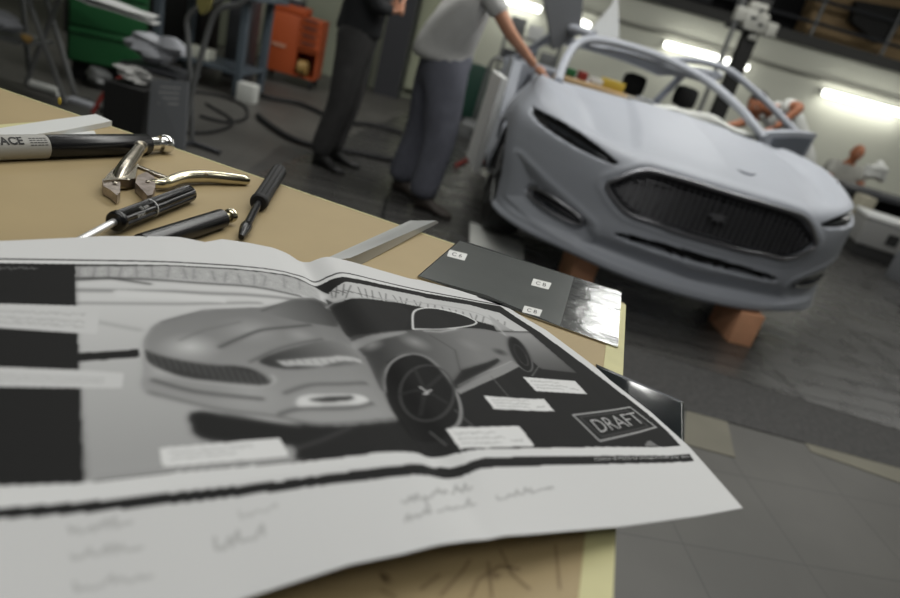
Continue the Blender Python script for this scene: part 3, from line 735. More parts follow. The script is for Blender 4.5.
# sheet steel samples ----------------------------------------------------------
p0 = onz(540, 300, TZ)
pl = empty('steel_plate', (p0.x, p0.y, TZ)); tag(pl, 'reflective sheet steel plate with three small white stickers on the table corner', 'steel plate')
px = [(417.5, 276), (460, 239.5), (621.5, 292), (618, 347)]
P = [onz(x, y, TZ + .003) for x, y in px]
MB().prism([(p.x, p.y) for p in P], TZ + .0012, TZ + .0030, bevel=.0004).build('sheet', M['steel'], pl)
# duller left half: a masked, matt area of the same sheet
P = [onz(x, y, TZ + .0032) for x, y in ((419, 276), (460, 241), (540, 266), (574, 277), (560, 326), (486, 295))]
MB().prism([(p.x, p.y) for p in P[:]], TZ + .0030, TZ + .0033).build('matt_film', mat('dull_protective_film', (.17, .18, .175), .28, .75, noise=.08, nscale=10), pl)
for cx, cy, ch in ((457.5, 255, '6'), (541.5, 284, 'B'), (532.5, 311, 'B')):
    P = [onz(cx + dx, cy + dy, TZ + .0036) for dx, dy in ((-8, -5.5), (10, -1), (7, 5.5), (-10.5, 1.0))]
    ro = MB().prism([(p.x, p.y) for p in P], TZ + .0033, TZ + .0036).build('sticker', M['paper'], pl)
    tm = text_mesh('C ' + ch, 1.0); q = [(cx - 5, cy - 3), (cx + 5, cy - .6), (cx + 4, cy + 2.6), (cx - 5.8, cy + .3)]
    xs = [v_.co.x for v_ in tm.vertices]; ys = [v_.co.y for v_ in tm.vertices]
    for v_ in tm.vertices:
        pxx = bil(q, (v_.co.x - min(xs)) / (max(xs) - min(xs)), 1 - (v_.co.y - min(ys)) / (max(ys) - min(ys))); v_.co = onz(*pxx, TZ + .0039)
    o = bpy.data.objects.new('sticker_lettering', tm); COL.objects.link(o); tm.materials.append(M['ink']); o.parent = ro; o.matrix_parent_inverse = world_of(ro).inverted()
# glossy black film sheet jutting out under the print
mb = MB(); n = 22
c00, c10, c11, c01 = (585, 362), (684, 402), (684, 443), (560, 420)
for i in range(n + 1):
    for j in range(n + 1):
        px_ = bil([(596, 364), (684, 402), (684, 444), (606, 424)], i / n, j / n)
        p = onz(*px_, TZ + .0016 + .0006 * math.sin(i * .30) * (i / n) + .0035 * max(0, i / n - .8) ** 1.5); mb.bm.verts.new(p)
mb.bm.verts.ensure_lookup_table()
for i in range(n):
    for j in range(n):
        k = i * (n + 1) + j; mb.bm.faces.new([mb.bm.verts[k], mb.bm.verts[k + 1], mb.bm.verts[k + n + 2], mb.bm.verts[k + n + 1]]).smooth = True
fs = mb.build('black_gloss_sheet', M['film']); recenter(fs); md = fs.modifiers.new('t', 'SOLIDIFY'); md.thickness = .0012
tag(fs, 'glossy black sheet sticking out past the table edge beneath the DRAFT drawing', 'gloss sheet')

# ------------------------------------------------------------------ clay car model
CX, CY, CA, CR = 1.2114, 3.3784, math.radians(-7.785), math.radians(1.689)
car = empty('car', (CX, CY, 0), (0, CR, -CA))
tag(car, 'blue grey full-size design model of a car on orange blocks, doors open', 'car')
def cpt(px, py, yc):
    """picture point to car coordinates on the cross-car plane y = yc"""
    d = ray(px, py); ca, sa = math.cos(CA), math.sin(CA)
    t = (yc + sa * CX + ca * CY) / (sa * d[0] + ca * d[1]); p = d * t
    q = Vector((p[0], p[1], CH + p[2]))
    return world_of(car).inverted() @ q
# stations round the front: x, y of the widest body, from the middle to the front door
sx = [0, .22, .42, .58, .73, .865, .97, 1.045, 1.075, 1.08, 1.075, 1.06]
sy = [0, .008, .035, .085, .165, .265, .385, .535, .72, .92, 1.12, 1.35]
lev = {  # per level: inset towards the inside, z at the stations
 0: ([.30] * 12, [.22, .22, .23, .24, .25, .26, .26, .26, .26, .26, .26, .26]),
 1: ([.035, .035, .035, .035, .03, .02, .02, .02, .03, .04, .05, .05], [.203, .207, .218, .23, .237, .24, .243, .25, .25, .25, .25, .25]),
 2: ([.0, .0, .0, .0, .0, .0, .0, .01, .02, .03, .04, .04], [.255, .259, .268, .28, .288, .293, .295, .30, .31, .31, .31, .31]),
 3: ([.055, .055, .052, .045, .03, .015, .012, .012, .012, .015, .03, .03], [.305, .31, .32, .325, .33, .335, .34, .355, .38, .38, .38, .38]),
 4: ([.010, .010, .010, .010, .008, .006, .006, .01, .01, .015, .02, .02], [.385, .405, .405, .405, .405, .41, .42, .44, .46, .47, .47, .47]),
 5: ([.005, .005, .005, .006, .005, .0, .0, .0, .0, .0, .0, .0], [.52, .52, .52, .52, .53, .54, .56, .57, .58, .58, .58, .58]),
 6: ([.0, .0, .0, .0, .0, .0, .0, .0, .0, .0, .0, .0], [.66, .66, .66, .66, .67, .68, .69, .70, .71, .71, .71, .71]),
 7: ([.022, .022, .024, .02, .015, .01, .01, .012, .015, .02, .03, .03], [.785, .785, .78, .77, .775, .79, .80, .81, .82, .82, .82, .82]),
 8: ([.075, .075, .075, .07, .06, .055, .055, .06, .07, .08, .10, .10], [.842, .842, .838, .83, .845, .865, .882, .895, .915, .93, .94, .945]),
}
cw = [0, .16, .33, .46, .58, .67, .74, .78, .805, .82, .83, .835]      # where each station's profile ends at the windscreen base
cyy = [1.10, 1.105, 1.12, 1.14, 1.165, 1.19, 1.21, 1.23, 1.25, 1.27, 1.29, 1.35]
cz = [1.045, 1.045, 1.042, 1.035, 1.03, 1.025, 1.02, 1.018, 1.015, 1.01, 1.005, 1.0]
NSt = 12
def normal2(i):
    a_, b_ = max(i - 1, 0), min(i + 1, NSt - 1); dx, dy = sx[b_] - sx[a_], sy[b_] - sy[a_]
    if i == 0: dx, dy = 1, 0
    l = math.hypot(dx, dy); return (-dy / l, dx / l)
ctl = []
for i in range(NSt):
    nx, ny = normal2(i); row = []
    for k in range(9):
        ins, zz = lev[k][0][i], lev[k][1][i]; row.append((sx[i] + nx * ins, sy[i] + ny * ins, zz))
    a_ = row[8]; c_ = (cw[i], cyy[i], cz[i])
    side = min(1, max(0, (sx[i] - .7) / .3))
    for f, up_ in ((.12, .014 + .012 * side), (.35, .030 + .020 * side), (.65, .022 + .006 * side), (.86, .008)):
        row.append((a_[0] + (c_[0] - a_[0]) * f, a_[1] + (c_[1] - a_[1]) * f, a_[2] + (c_[2] - a_[2]) * f + up_))
    row.append(c_); ctl.append(row)
ctl = np.array(ctl)                                    # stations x levels x 3
def cr(P, N):
    """Catmull-Rom resample along axis 0 to N+1 points, mirrored-friendly ends"""
    n = len(P) - 1; out = []
    for k in range(N + 1):
        t = k / N * n; i = min(int(t), n - 1); f = t - i
        a = P[max(i - 1, 0)] if i > 0 else 2 * P[0] - P[1]; b = P[i]; c = P[i + 1]; d = P[i + 2] if i + 2 <= n else 2 * P[n] - P[n - 1]
        out.append(.5 * ((2 * b) + (c - a) * f + (2 * a - 5 * b + 4 * c - d) * f * f + (3 * b - a - 3 * c + d) * f ** 3))
    return np.array(out)
# at the centre line the surface must cross x=0 straight: mirror the neighbour
full = np.concatenate([np.stack([ctl[k] * np.array([-1, 1, 1]) for k in range(NSt - 1, 0, -1)]), ctl])
NA, NP = 420, 190
A1 = cr(full, NA)
GR = cr(np.swapaxes(A1, 0, 1), NP); GR = np.swapaxes(GR, 0, 1)      # (NA+1, NP+1, 3)
du = np.gradient(GR, axis=0); dv = np.gradient(GR, axis=1); NRM = np.cross(du, dv); NRM /= np.linalg.norm(NRM, axis=2, keepdims=True) + 1e-9
# outward: at the nose the normal must look to -y
if NRM[NA // 2, NP // 3, 1] > 0: NRM = -NRM
X, Y_, Z = GR[..., 0], GR[..., 1], GR[..., 2]; AX = np.abs(X)
def pdist(poly, px, pz):
    """signed distance (inside negative) to polygon in (|x|, z)"""
    c = np.zeros(px.shape, bool); D = np.full(px.shape, 9.0); n = len(poly)
    for i in range(n):
        (x0, y0), (x1, y1) = poly[i], poly[(i + 1) % n]
        if y0 != y1: c ^= ((y0 > pz) != (y1 > pz)) & (px < (x1 - x0) * (pz - y0) / (y1 - y0) + x0)
        dx, dy = x1 - x0, y1 - y0; k = np.clip(((px - x0) * dx + (pz - y0) * dy) / (dx * dx + dy * dy + 1e-12), 0, 1)
        D = np.minimum(D, np.hypot(px - x0 - k * dx, pz - y0 - k * dy))
    return np.where(c, -D, D)
def sst(a, b, v): t = np.clip((v - a) / (b - a), 0, 1); return t * t * (3 - 2 * t)
GRILLE = [(-.2, .796), (.30, .794), (.44, .786), (.475, .772), (.54, .725), (.612, .668), (.612, .650), (.565, .605), (.500, .562), (.455, .548), (-.2, .532)]
LAMP = [(1.02, .872), (.90, .866), (.80, .846), (.70, .815), (.59, .772), (.60, .760), (.66, .757), (.80, .768), (.92, .790), (1.0, .812), (1.03, .84)]
FOG = [(.95, .490), (.86, .490), (.72, .462), (.640, .432), (.628, .405), (.66, .386), (.80, .395), (.92, .418), (.965, .45)]
SLOT = [(-.2, .458), (.25, .455), (.40, .447), (.48, .432), (.475, .416), (.38, .406), (.2, .402), (-.2, .400)]
front = (np.arange(NP + 1)[None, :] < NP * 9.2 / 13) & (AX < 1.06)
dG = np.where(front & (Y_ < .4), pdist(GRILLE, AX, Z), 9); dL = np.where(front & (Y_ < .70) & (np.arange(NP + 1)[None, :] > NP * .4), pdist(LAMP, AX, Z), 9)
dF = np.where(front & (Y_ < .52), pdist(FOG, AX, Z), 9); dS = np.where(front & (Y_ < .3), pdist(SLOT, AX, Z), 9)
disp = np.zeros(X.shape)
disp -= .035 * sst(.0, -.02, dG)
disp -= .014 * np.exp(-(np.maximum(dG, 0) / .022) ** 2) * 0 - .006 * np.exp(-((dG - .03) / .018) ** 2)
disp -= .035 * sst(.004, -.012, dL); 
disp -= .045 * sst(.006, -.012, dF)
disp -= .05 * sst(.003, -.008, dS)
# scooped pockets round the fog lamps, with a blade running down from the lamp to the chin
scoop = [(1.02, .60), (.88, .54), (.70, .47), (.60, .425), (.575, .36), (.66, .33), (.86, .34), (1.0, .38)]
dC = np.where(front & (Y_ < .7), pdist(scoop, AX, Z), 9)
disp -= .026 * sst(.012, -.06, dC)
disp += .005 * np.exp(-((dC - .022) / .014) ** 2) * (front & (AX > .45))
# bonnet creases
idx = np.arange(NP + 1)[None, :] / NP * 13
hood = sst(8.2, 9.2, idx) * (1 - sst(12.6, 13.0, idx))
c1 = .50 - .16 * np.clip((Y_ - .1) / 1.0, 0, 1) - 0 * Z           # dome edge
disp += hood * .016 * (1 - sst(-.025, .05, AX - c1))
c2 = .72 + .03 * np.clip((Y_ - .1), 0, 1)
disp -= hood * .018 * np.exp(-((AX - (c2 - .04)) / .07) ** 2)
disp += hood * .012 * np.exp(-((AX - .90) / .06) ** 2)
disp += .006 * hood * np.exp(-(X / .06) ** 2)
GV = GR + NRM * disp[..., None]
bmv = MB(); bm = bmv.bm
vs = [[None] * (NP + 1) for _ in range(NA + 1)]
for i in range(NA + 1):
    for j in range(NP + 1): vs[i][j] = bm.verts.new(GV[i, j])
for i in range(NA):
    for j in range(NP):
        cxm = abs(GR[i, j, 0] + GR[i + 1, j + 1, 0]) / 2; cy = (GR[i, j, 1] + GR[i + 1, j + 1, 1]) / 2; czm = (GR[i, j, 2] + GR[i + 1, j + 1, 2]) / 2
        if cxm > .9 and math.hypot(cy - 1.02, czm - .33) < .385: continue        # wheel arch
        if dG[i, j] < -.012 and dG[i + 1, j + 1] < -.012: continue                # grille opening
        f = bm.faces.new((vs[i][j], vs[i + 1][j], vs[i + 1][j + 1], vs[i][j + 1])); f.smooth = True
        if dL[i, j] < -.001 or dF[i, j] < -.006 or dS[i, j] < -.001: f.material_index = 1
for v_ in [v_ for v_ in bm.verts if not v_.link_faces]: bm.verts.remove(v_)
I4 = None
def cpart(mb, name, m, parent=None, smooth=None): return mb.build(name, m, parent or car, smooth=smooth, local=True)
shell = cpart(bmv, 'front_body', [M['car'], M['blackm']])
sm_ = shell.modifiers.new('t', 'SOLIDIFY'); sm_.thickness = .02; sm_.offset = -1
# surface lookup for trim: nearest grid point for (x, z) on the front
selx, selz = GR[..., 0], GR[..., 2]
fm = (np.arange(NP + 1)[None, :] < NP * 8.2 / 13) & (np.arange(NP + 1)[None, :] > NP * 1.5 / 13) & (GR[..., 0] > -2)
def surf(x, z, off=0.0):
    d_ = (selx - x) ** 2 + (selz - z) ** 2 + np.where(fm, 0, 9); k = np.unravel_index(np.argmin(d_), d_.shape)
    return Vector(GR[k] + NRM[k] * off)
ring = [(0, .793)] + GRILLE[1:-1] + [(0, .534)] + [(-x, z) for x, z in reversed(GRILLE[1:-1])]
def dens(poly, st=.03):
    out = []
    for i in range(len(poly)):
        a_, b_ = Vector((*poly[i], 0)), Vector((*poly[(i + 1) % len(poly)], 0)); n_ = max(1, int((b_ - a_).length / st))
        out += [(a_.lerp(b_, k / n_).x, a_.lerp(b_, k / n_).y) for k in range(n_)]
    return out
def smooth_loop(P, it=3):
    P = [Vector(p) for p in P]
    for _ in range(it): P = [(P[i - 1] + P[i] * 2 + P[(i + 1) % len(P)]) / 4 for i in range(len(P))]
    return P
rd = dens(ring)
cpart(MB().tube(smooth_loop([surf(x, z, .004) for x, z in rd], 1), .013, 10, closed=True), 'grille_surround', M['trimring'])
inner = [(x * .955, .663 + (z - .663) * .84) for x, z in rd]
cpart(MB().tube(smooth_loop([surf(x * .97, .663 + (z - .663) * .90, -.018) for x, z in rd]), .010, 8, closed=True), 'grille_inner_frame', M['cardark'])
g = MB(); gb = MB()
for i in range(41):                                           # grille backing following the nose
    x = -.60 + i * .03
    for z in (.53, .80): gb.bm.verts.new(surf(x, min(max(z, .5), .80), -.06))
gb.bm.verts.ensure_lookup_table()
for i in range(40): gb.bm.faces.new([gb.bm.verts[k] for k in (2 * i, 2 * i + 1, 2 * i + 3, 2 * i + 2)]).smooth = True
cpart(gb, 'grille_backing', M['blackm'])
def halfz(x):
    ax = abs(x); tp = np.interp(ax, [0] + [p[0] for p in GRILLE[1:6]], [.796] + [p[1] for p in GRILLE[1:6]]); bt = np.interp(ax, [0] + [p[0] for p in reversed(GRILLE[5:-1])], [.534] + [p[1] for p in reversed(GRILLE[5:-1])]); return bt, tp
x = -.57
while x <= .575:
    b_, t_ = halfz(x)
    if t_ - b_ > .03: g.beam(surf(x, b_ + .005, -.026), surf(x, t_ - .005, -.026), .006, .012)
    x += .036
for k in range(13):
    z = .545 + k * .0195; xs = [xx for xx in np.linspace(-.6, .6, 61) if halfz(xx)[0] < z < halfz(xx)[1]]
    if len(xs) > 3: g.tube([surf(xx, z, -.028) for xx in xs[::4] + [xs[-1]]], .0032, 5)
cpart(g, 'grille_mesh', mat('grille_mesh_grey', (.13, .13, .14), .4, .5))
em = MB(); c_ = surf(-.02, .665, -.012)
hp = [(-.055, .006), (-.03, .022), (-.012, .018), (.01, .03), (.02, .018), (.05, .022), (.03, .006), (.055, -.012), (.02, -.006), (.012, -.024), (0, -.008), (-.025, -.02), (-.022, -.002)]
em.prism([(p[0], p[1]) for p in hp], 0, .008, Matrix.Translation(c_) @ Matrix.Rotation(math.radians(90), 4, 'X'))
cpart(em, 'grille_emblem', M['trimring'])
for s in (-1, 1):
    lm = MB(); pts = [(s * .95, .835), (s * .88, .825), (s * .78, .805), (s * .68, .782), (s * .64, .772)]
    lm.tube([surf(x, z, -.026) for x, z in pts], [.010, .014, .013, .009, .004], 8)
    cpart(lm, 'headlamp', mat('headlamp_glass', (.03, .033, .037), .15, .3))
    fg = MB(); pts = [(.93, .449), (.84, .441), (.74, .425), (.67, .41)]
    fg.tube([surf(s * x, z, -.040) for x, z in pts], [.012, .017, .016, .010], 8)
    cpart(fg, 'fog_lamp', M['cardark'])
    fr_ = MB(); fr_.tube(smooth_loop([surf(s * x, z, -.016) for x, z in dens(FOG, .03)], 2), .011, 6, closed=True); cpart(fr_, 'fog_lamp_frame', M['trimring'])
vb = MB(); cvs = [(.07, .22), (.10, .20), (.15, .205), (.19, .235)]
def hoodz(x, y):
    m_ = (np.arange(NP + 1)[None, :] > NP * 7.5 / 13); d_ = (GR[..., 0] - x) ** 2 + (GR[..., 1] - y) ** 2 + np.where(m_, 0, 9); k = np.unravel_index(np.argmin(d_), d_.shape); return float(GV[k][2])
vb.tube([(x, y, hoodz(x, y) + .001) for x, y in cvs], [.003, .007, .007, .003], 6); cpart(vb, 'bonnet_badge', M['carmid'])
# wheels
for s in (-1, 1):
    wv = MB(); c = Vector((s * .915, 1.02, .345)); prof = [(-.11, .20), (-.115, .30), (-.09, .335), (-.04, .345), (.04, .345), (.09, .335), (.115, .30), (.11, .20), (.08, .20), (.08, .05)]
    lathe(wv, c, c + Vector((1, 0, 0)), prof, 36)
    wh = cpart(wv, 'wheel', M['rubber'], smooth=True)
    hb = MB()
    for k in range(5):
        a_ = k * 2 * math.pi / 5; hb.beam(c + Vector((s * .10, 0, 0)), c + Vector((s * .10, .21 * math.cos(a_), .21 * math.sin(a_))), .05, .02, .004)
    hb.build('wheel_spokes', M['greytube'], wh, local=True)
# rear body: sills, tub, quarters, deck
rb = MB()
for s in (-1, 1):
    prof = [(1.35, .30, .50, 1.00), (1.6, .30, .47, .60), (2.1, .30, .48, .52), (2.9, .30, .48, .56), (3.3, .30, .55, .98), (3.9, .34, .60, 1.0), (4.35, .45, .60, .98)]
    for (y0, a0_, m0, t0), (y1, a1_, m1, t1) in zip(prof, prof[1:]):
        xo, xp = 1.05 - .075 * (y0 - 1.35), 1.05 - .075 * (y1 - 1.35)
        rb.add([(s * xo, y0, a0_), (s * xp, y1, a1_), (s * (xp - .06), y1, t1), (s * (xo - .06), y0, t0), (s * (xo - .13), y0, a0_), (s * (xp - .13), y1, a1_), (s * (xp - .15), y1, t1), (s * (xo - .15), y0, t0)], [(0, 1, 2, 3), (4, 5, 6, 7), (3, 2, 6, 7), (0, 1, 5, 4)])
rb.box((0, 2.3, .32), (1.7, 2.1, .05)); rb.box((0, 3.85, .97), (1.5, 1.0, .05), bevel=.02); rb.box((0, 1.32, .62), (1.75, .04, .7)); rb.box((0, 3.35, .6), (1.6, .05, .75))
rb.box((0, 4.35, .72), (1.6, .06, .5))
cpart(rb, 'rear_body', M['car'])
# windscreen frame: pillars, header, roof, side rails
fr_ = MB()
fr_.tube(spline([cpt(*q_) for q_ in ((558, 82, 1.2), (563, 66, 1.42), (573, 48, 1.68), (586, 40, 1.82), (604, 41, 1.88), (630, 47, 1.9), (660, 57, 1.9), (690, 71, 1.84), (714, 86, 1.68), (740, 109, 1.45), (764, 138, 1.25))], 6), .030, 10)
for s in (-1, 1):
    fr_.tube(spline([(s * .50, 2.0, 1.355), (s * .60, 2.2, 1.365), (s * .60, 2.8, 1.34), (s * .68, 3.3, 1.17), (s * .76, 3.75, 1.0)], 6), .036, 10)
cpart(fr_, 'windscreen_frame', M['car'])
rf = MB()
for i in range(9):
    for j in range(9): rf.bm.verts.new((-.50 + i * .125, 1.93 + j * .16, 1.345 + .0 - .03 * ((i - 4) / 4) ** 2 - .05 * ((j - 3) / 5) ** 2))
rf.bm.verts.ensure_lookup_table()
for i in range(8):
    for j in range(8):
        k = i * 9 + j; rf.bm.faces.new([rf.bm.verts[q] for q in (k, k + 1, k + 10, k + 9)]).smooth = True
ro_ = cpart(rf, 'roof', M['car']); ro_.modifiers.new('t', 'SOLIDIFY').thickness = .03
# interior: dash under a white dust sheet, two seats, steering wheel
db = MB(); n = 20
for i in range(n + 1):
    for j in range(9):
        x = -.28 + i * .98 / n; y = 1.30 + j * .055
        db.bm.verts.new((x, y, 1.05 - .30 * (j / 8) ** 2.2 + .05 * math.exp(-((x - .28) / .26) ** 2) * (j > 0) + .008 * math.sin(x * 21 + j)))
db.bm.verts.ensure_lookup_table()
for i in range(n):
    for j in range(8):
        k = i * 9 + j; db.bm.faces.new([db.bm.verts[q] for q in (k, k + 1, k + 10, k + 9)]).smooth = True
o = cpart(db, 'dust_sheet', M['whitecloth']); o.modifiers.new('t', 'SOLIDIFY').thickness = .01
cpart(MB().box((0, 1.55, .86), (1.5, .38, .24), bevel=.05), 'dashboard', M['cardark'])
cpart(MB().box((-.46, 1.50, 1.015), (.62, .22, .07), bevel=.02), 'dashboard_pad', M['wood'])
for hq in (cpt(640, 84, 2.3), cpt(693, 97, 2.3)):
    sb = MB(); sb.box((hq.x, 2.15, .5), (.46, .5, .2), bevel=.06).box((hq.x, 2.40, .78), (.42, .16, .50), rot=(-.2, 0, 0), bevel=.06)
    so = cpart(sb, 'seat', M['blackm']); hd = MB().box((hq.x, 2.46, hq.z - .02), (.20, .12, .17), rot=(-.1, 0, 0), bevel=.055).tube([(hq.x, 2.44, .98), (hq.x, 2.46, hq.z - .05)], .03, 8); hd.build('headrest', M['blackm'], so, local=True)
# open door on the right of the picture: lower panel with dark inner skin and a raised window frame
dr = MB(); hx, hy = .97, 1.30
Dv = Vector((math.sin(math.radians(62)), math.cos(math.radians(62)), 0)); Dn = Vector((Dv.y, -Dv.x, 0))
def DP(a, z, n=0.0): p = Vector((hx, hy, 0)) + Dv * a + Dn * n; return (p.x, p.y, z)
def plate(mb, poly, n0, n1):
    v0 = [DP(a_, z_, n0) for a_, z_ in poly]; v1 = [DP(a_, z_, n1) for a_, z_ in poly]; k = len(poly)
    mb.add(v0 + v1, [tuple(range(k)), tuple(range(k, 2 * k))] + [(i, (i + 1) % k, k + (i + 1) % k, k + i) for i in range(k)]); return mb
def cplate(px, yc, th, lean=0.0):
    P = [cpt(x, y, yc) for x, y in px]; k = len(P); m_ = MB()
    v0 = [(p.x, yc + lean * (p.z - 1.2), p.z) for p in P]; v1 = [(x, y + th, z) for x, y, z in v0]
    return m_.add(v0 + v1, [tuple(range(k)), tuple(range(k, 2 * k))] + [(i, (i + 1) % k, k + (i + 1) % k, k + i) for i in range(k)])
# front door on the car's left side, swung out, its window frame arching back to the roof
dm = MB()
H_, E_ = Vector((.80, 1.36, 0)), Vector((1.24, 1.62, 0))
for (z0, z1), (w0, w1) in (((1.115, 1.165), (0, 1)), ((.50, .99), (0.25, 1))):
    pass
def dplate(poly, th=.06, off=0.0):
    d_ = (E_ - H_).normalized(); n_ = Vector((d_.y, -d_.x, 0)); L_ = (E_ - H_).length; k = len(poly)
    v0 = [tuple(H_ + d_ * (a_ * L_) + n_ * off + Vector((0, 0, z_))) for a_, z_ in poly]; v1 = [tuple(H_ + d_ * (a_ * L_) + n_ * (off - th) + Vector((0, 0, z_))) for a_, z_ in poly]
    return MB().add(v0 + v1, [tuple(range(k)), tuple(range(k, 2 * k))] + [(i, (i + 1) % k, k + (i + 1) % k, k + i) for i in range(k)])
dmesh = dplate([(-.15, .5), (1.0, .5), (1.02, .95), (1.05, 1.185), (.5, 1.155), (-.15, 1.10)])
door = cpart(dmesh, 'door', M['car'])
dplate([(.06, .95), (.93, .95), (.96, 1.145), (.5, 1.118), (.02, 1.075)], .005, .006).build('door_inner_panel', M['carmid'], door, local=True)
wf = MB(); wf.tube(spline([cpt(*q_) for q_ in ((668, 60, 1.95), (690, 60, 1.95), (712, 64, 1.93), (730, 71, 1.9), (748, 85, 1.86), (768, 103, 1.80), (790, 126, 1.7), (798, 134, 1.66))], 6), .026, 10)
wf.build('door_window_frame', M['car'], door, local=True)
# front door on the car's right side, a pale slab edge, swung open
dl = MB(); dl.prism([(-1.085, 1.42), (-1.135, 1.38), (-1.155, 1.95), (-1.095, 1.95)], .26, .92, bevel=.015)
cpart(dl, 'door', M['whitep'])
# raised rear wing door
cpart(cplate([(538, -30), (586, -30), (583, 0), (581, 33), (568, 42), (553, 50), (548, 20)], 2.35, .07), 'raised_rear_door', M['greypanel'])
cpart(cplate([(582, 40), (612, 5), (618, -12), (619, 30), (618, 42)], 2.55, .03), 'raised_quarter_panel', M['whitep'])
# orange blocks
for nm, (x0, y0, yw), lb in (('tooling_block', (722, 305, 3.50), 'orange tooling block under the car nose, nearer the right of the picture'), ('tooling_block', (567, 262, 3.62), 'orange tooling block under the car nose beside the steel plate')):
    p = ony(x0 + 22 if nm and x0 > 600 else x0 + 15, y0 + 4, yw)
    solo(MB().box((p.x + (.03 if x0 > 600 else 0), p.y + .11, .10), (.14, .30, .20), rot=(0, 0, .12), bevel=.006), nm, M['orangeblk'], lb, 'block', 'orange blocks carrying the car')

# ------------------------------------------------------------------ people
def skin_mesh(verts, edges, radii, root=0, sub=2):
    me = bpy.data.meshes.new('tmp'); me.from_pydata([tuple(v_) for v_ in verts], edges, [])
    o = bpy.data.objects.new('tmp', me); COL.objects.link(o)
    o.modifiers.new('s', 'SKIN'); sk = me.skin_vertices[0].data
    for i, r_ in enumerate(radii): sk[i].radius = r_ if isinstance(r_, tuple) else (r_, r_); sk[i].use_root = (i == root)
    s_ = o.modifiers.new('sub', 'SUBSURF'); s_.levels = sub; s_.render_levels = sub
    dg = bpy.context.evaluated_depsgraph_get(); dg.update()
    out = bpy.data.meshes.new_from_object(o.evaluated_get(dg)); bpy.data.objects.remove(o)
    return out
def chain(c, mbm=None, sub=2):
    """c: list of polylines [(point, radius)...] sharing first points by value"""
    V_, R_, E_2, idx = [], [], [], {}
    for pl_ in c:
        prev = None
        for p, r_ in pl_:
            key = tuple(round(q, 4) for q in p)
            if key not in idx: idx[key] = len(V_); V_.append(Vector(p)); R_.append(r_)
            if prev is not None and prev != idx[key]: E_2.append((prev, idx[key]))
            prev = idx[key]
    return skin_mesh(V_, E_2, R_, 0, sub)
def merge(meshes, name, mats, parent, matidx=None):
    mb = MB()
    for k, m_ in enumerate(meshes):
        mb.add([v_.co.copy() for v_ in m_.vertices], [tuple(p.vertices) for p in m_.polygons], None, True)
        bpy.data.meshes.remove(m_)
    return mb.build(name, mats, parent)
def hand(w, d, up, s=1.0, side=1, curl=.25):
    """hand polylines from wrist w, direction d, palm normal up; side=+1 puts the thumb to d x up"""
    w = Vector(w); d = Vector(d).normalized(); up = Vector(up); up = (up - d * up.dot(d)).normalized(); t = d.cross(up) * side
    out = []; pc = w + d * .045 * s
    out.append([(w, .024 * s), (pc, (.030 * s)), (w + d * .085 * s, .024 * s)])
    k = w + d * .085 * s
    for i, (o_, L_) in enumerate(((.030, .072), (.010, .080), (-.010, .074), (-.028, .058))):
        b_ = k + t * o_ * s; e1_ = b_ + (d - up * curl * .5) * L_ * .5 * s + t * o_ * .15; e2_ = e1_ + (d - up * curl * 1.3).normalized() * L_ * .5 * s
        out.append([(w + d * .05 * s + t * o_ * .6 * s, .013 * s), (b_, .0105 * s), (e1_, .009 * s), (e2_, .0075 * s)])
    b_ = w + d * .03 * s + t * .022 * s; out.append([(b_, .014 * s), (b_ + (t * .8 + d * .7) * .035 * s, .0115 * s), (b_ + (t * .9 + d * 1.3) * .058 * s, .009 * s)])
    return out
def head(mb_list, c, fwd, up=(0, 0, 1), s=1.0):
    """head with face, ears and nose as one mesh; returned mesh list entry"""
    c = Vector(c); f = Vector(fwd).normalized(); u_ = Vector(up); u_ = (u_ - f * u_.dot(f)).normalized(); r_ = f.cross(u_)
    Mx = Matrix((r_, f, u_)).transposed().to_4x4()
    mb = MB(); T = Matrix.Translation(c) @ Mx
    t = MB(); t.sphere((0, 0, 0), 1, 24)
    vs_ = []
    for v_ in t.bm.verts:
        x, y, z = v_.co; jaw = 1 - .28 * max(0, -z) ** 1.3 * (1 if y > -.2 else .6)
        vs_.append((x * .076 * jaw * s, (y * .096 * (1 - .12 * max(0, -z)) + .006) * s, z * .118 * s))
    for (nx, ny, nz, rr, am) in ((0, .1, -.018, .020, .020), (.03, .085, .012, .016, -.008), (-.03, .085, .012, .016, -.008), (0, .09, -.055, .02, .006), (0, .09, -.085, .022, .007), (0, .095, .03, .04, .004)):
        for i, v_ in enumerate(vs_):
            d_ = math.dist(v_, (nx * s, ny * s, nz * s))
            if d_ < rr * 2 * s: vs_[i] = (v_[0], v_[1] + am * s * math.exp(-(d_ / (rr * s)) ** 2), v_[2])
    t.bm.verts.index_update(); fc = [[q.index for q in f_.verts] for f_ in t.bm.faces]; t.bm.free()
    mb.add(vs_, fc, T, True)
    for sx_ in (-1, 1): mb.sphere((sx_ * .077 * s, -.004 * s, -.005 * s), .03 * s, 10, (.35, .7, 1.1)) if False else mb.add(*ear(sx_, s), T, True)
    me = bpy.data.meshes.new('h'); mb.bm.to_mesh(me); mb.bm.free(); return me, T
def ear(sx_, s):
    t = MB(); t.sphere((sx_ * .078 * s, -.006 * s, -.008 * s), .03 * s, 10, (.3, .65, 1.1)); t.bm.verts.index_update()
    r_ = ([v_.co.copy() for v_ in t.bm.verts], [[q.index for q in f_.verts] for f_ in t.bm.faces]); t.bm.free(); return r_
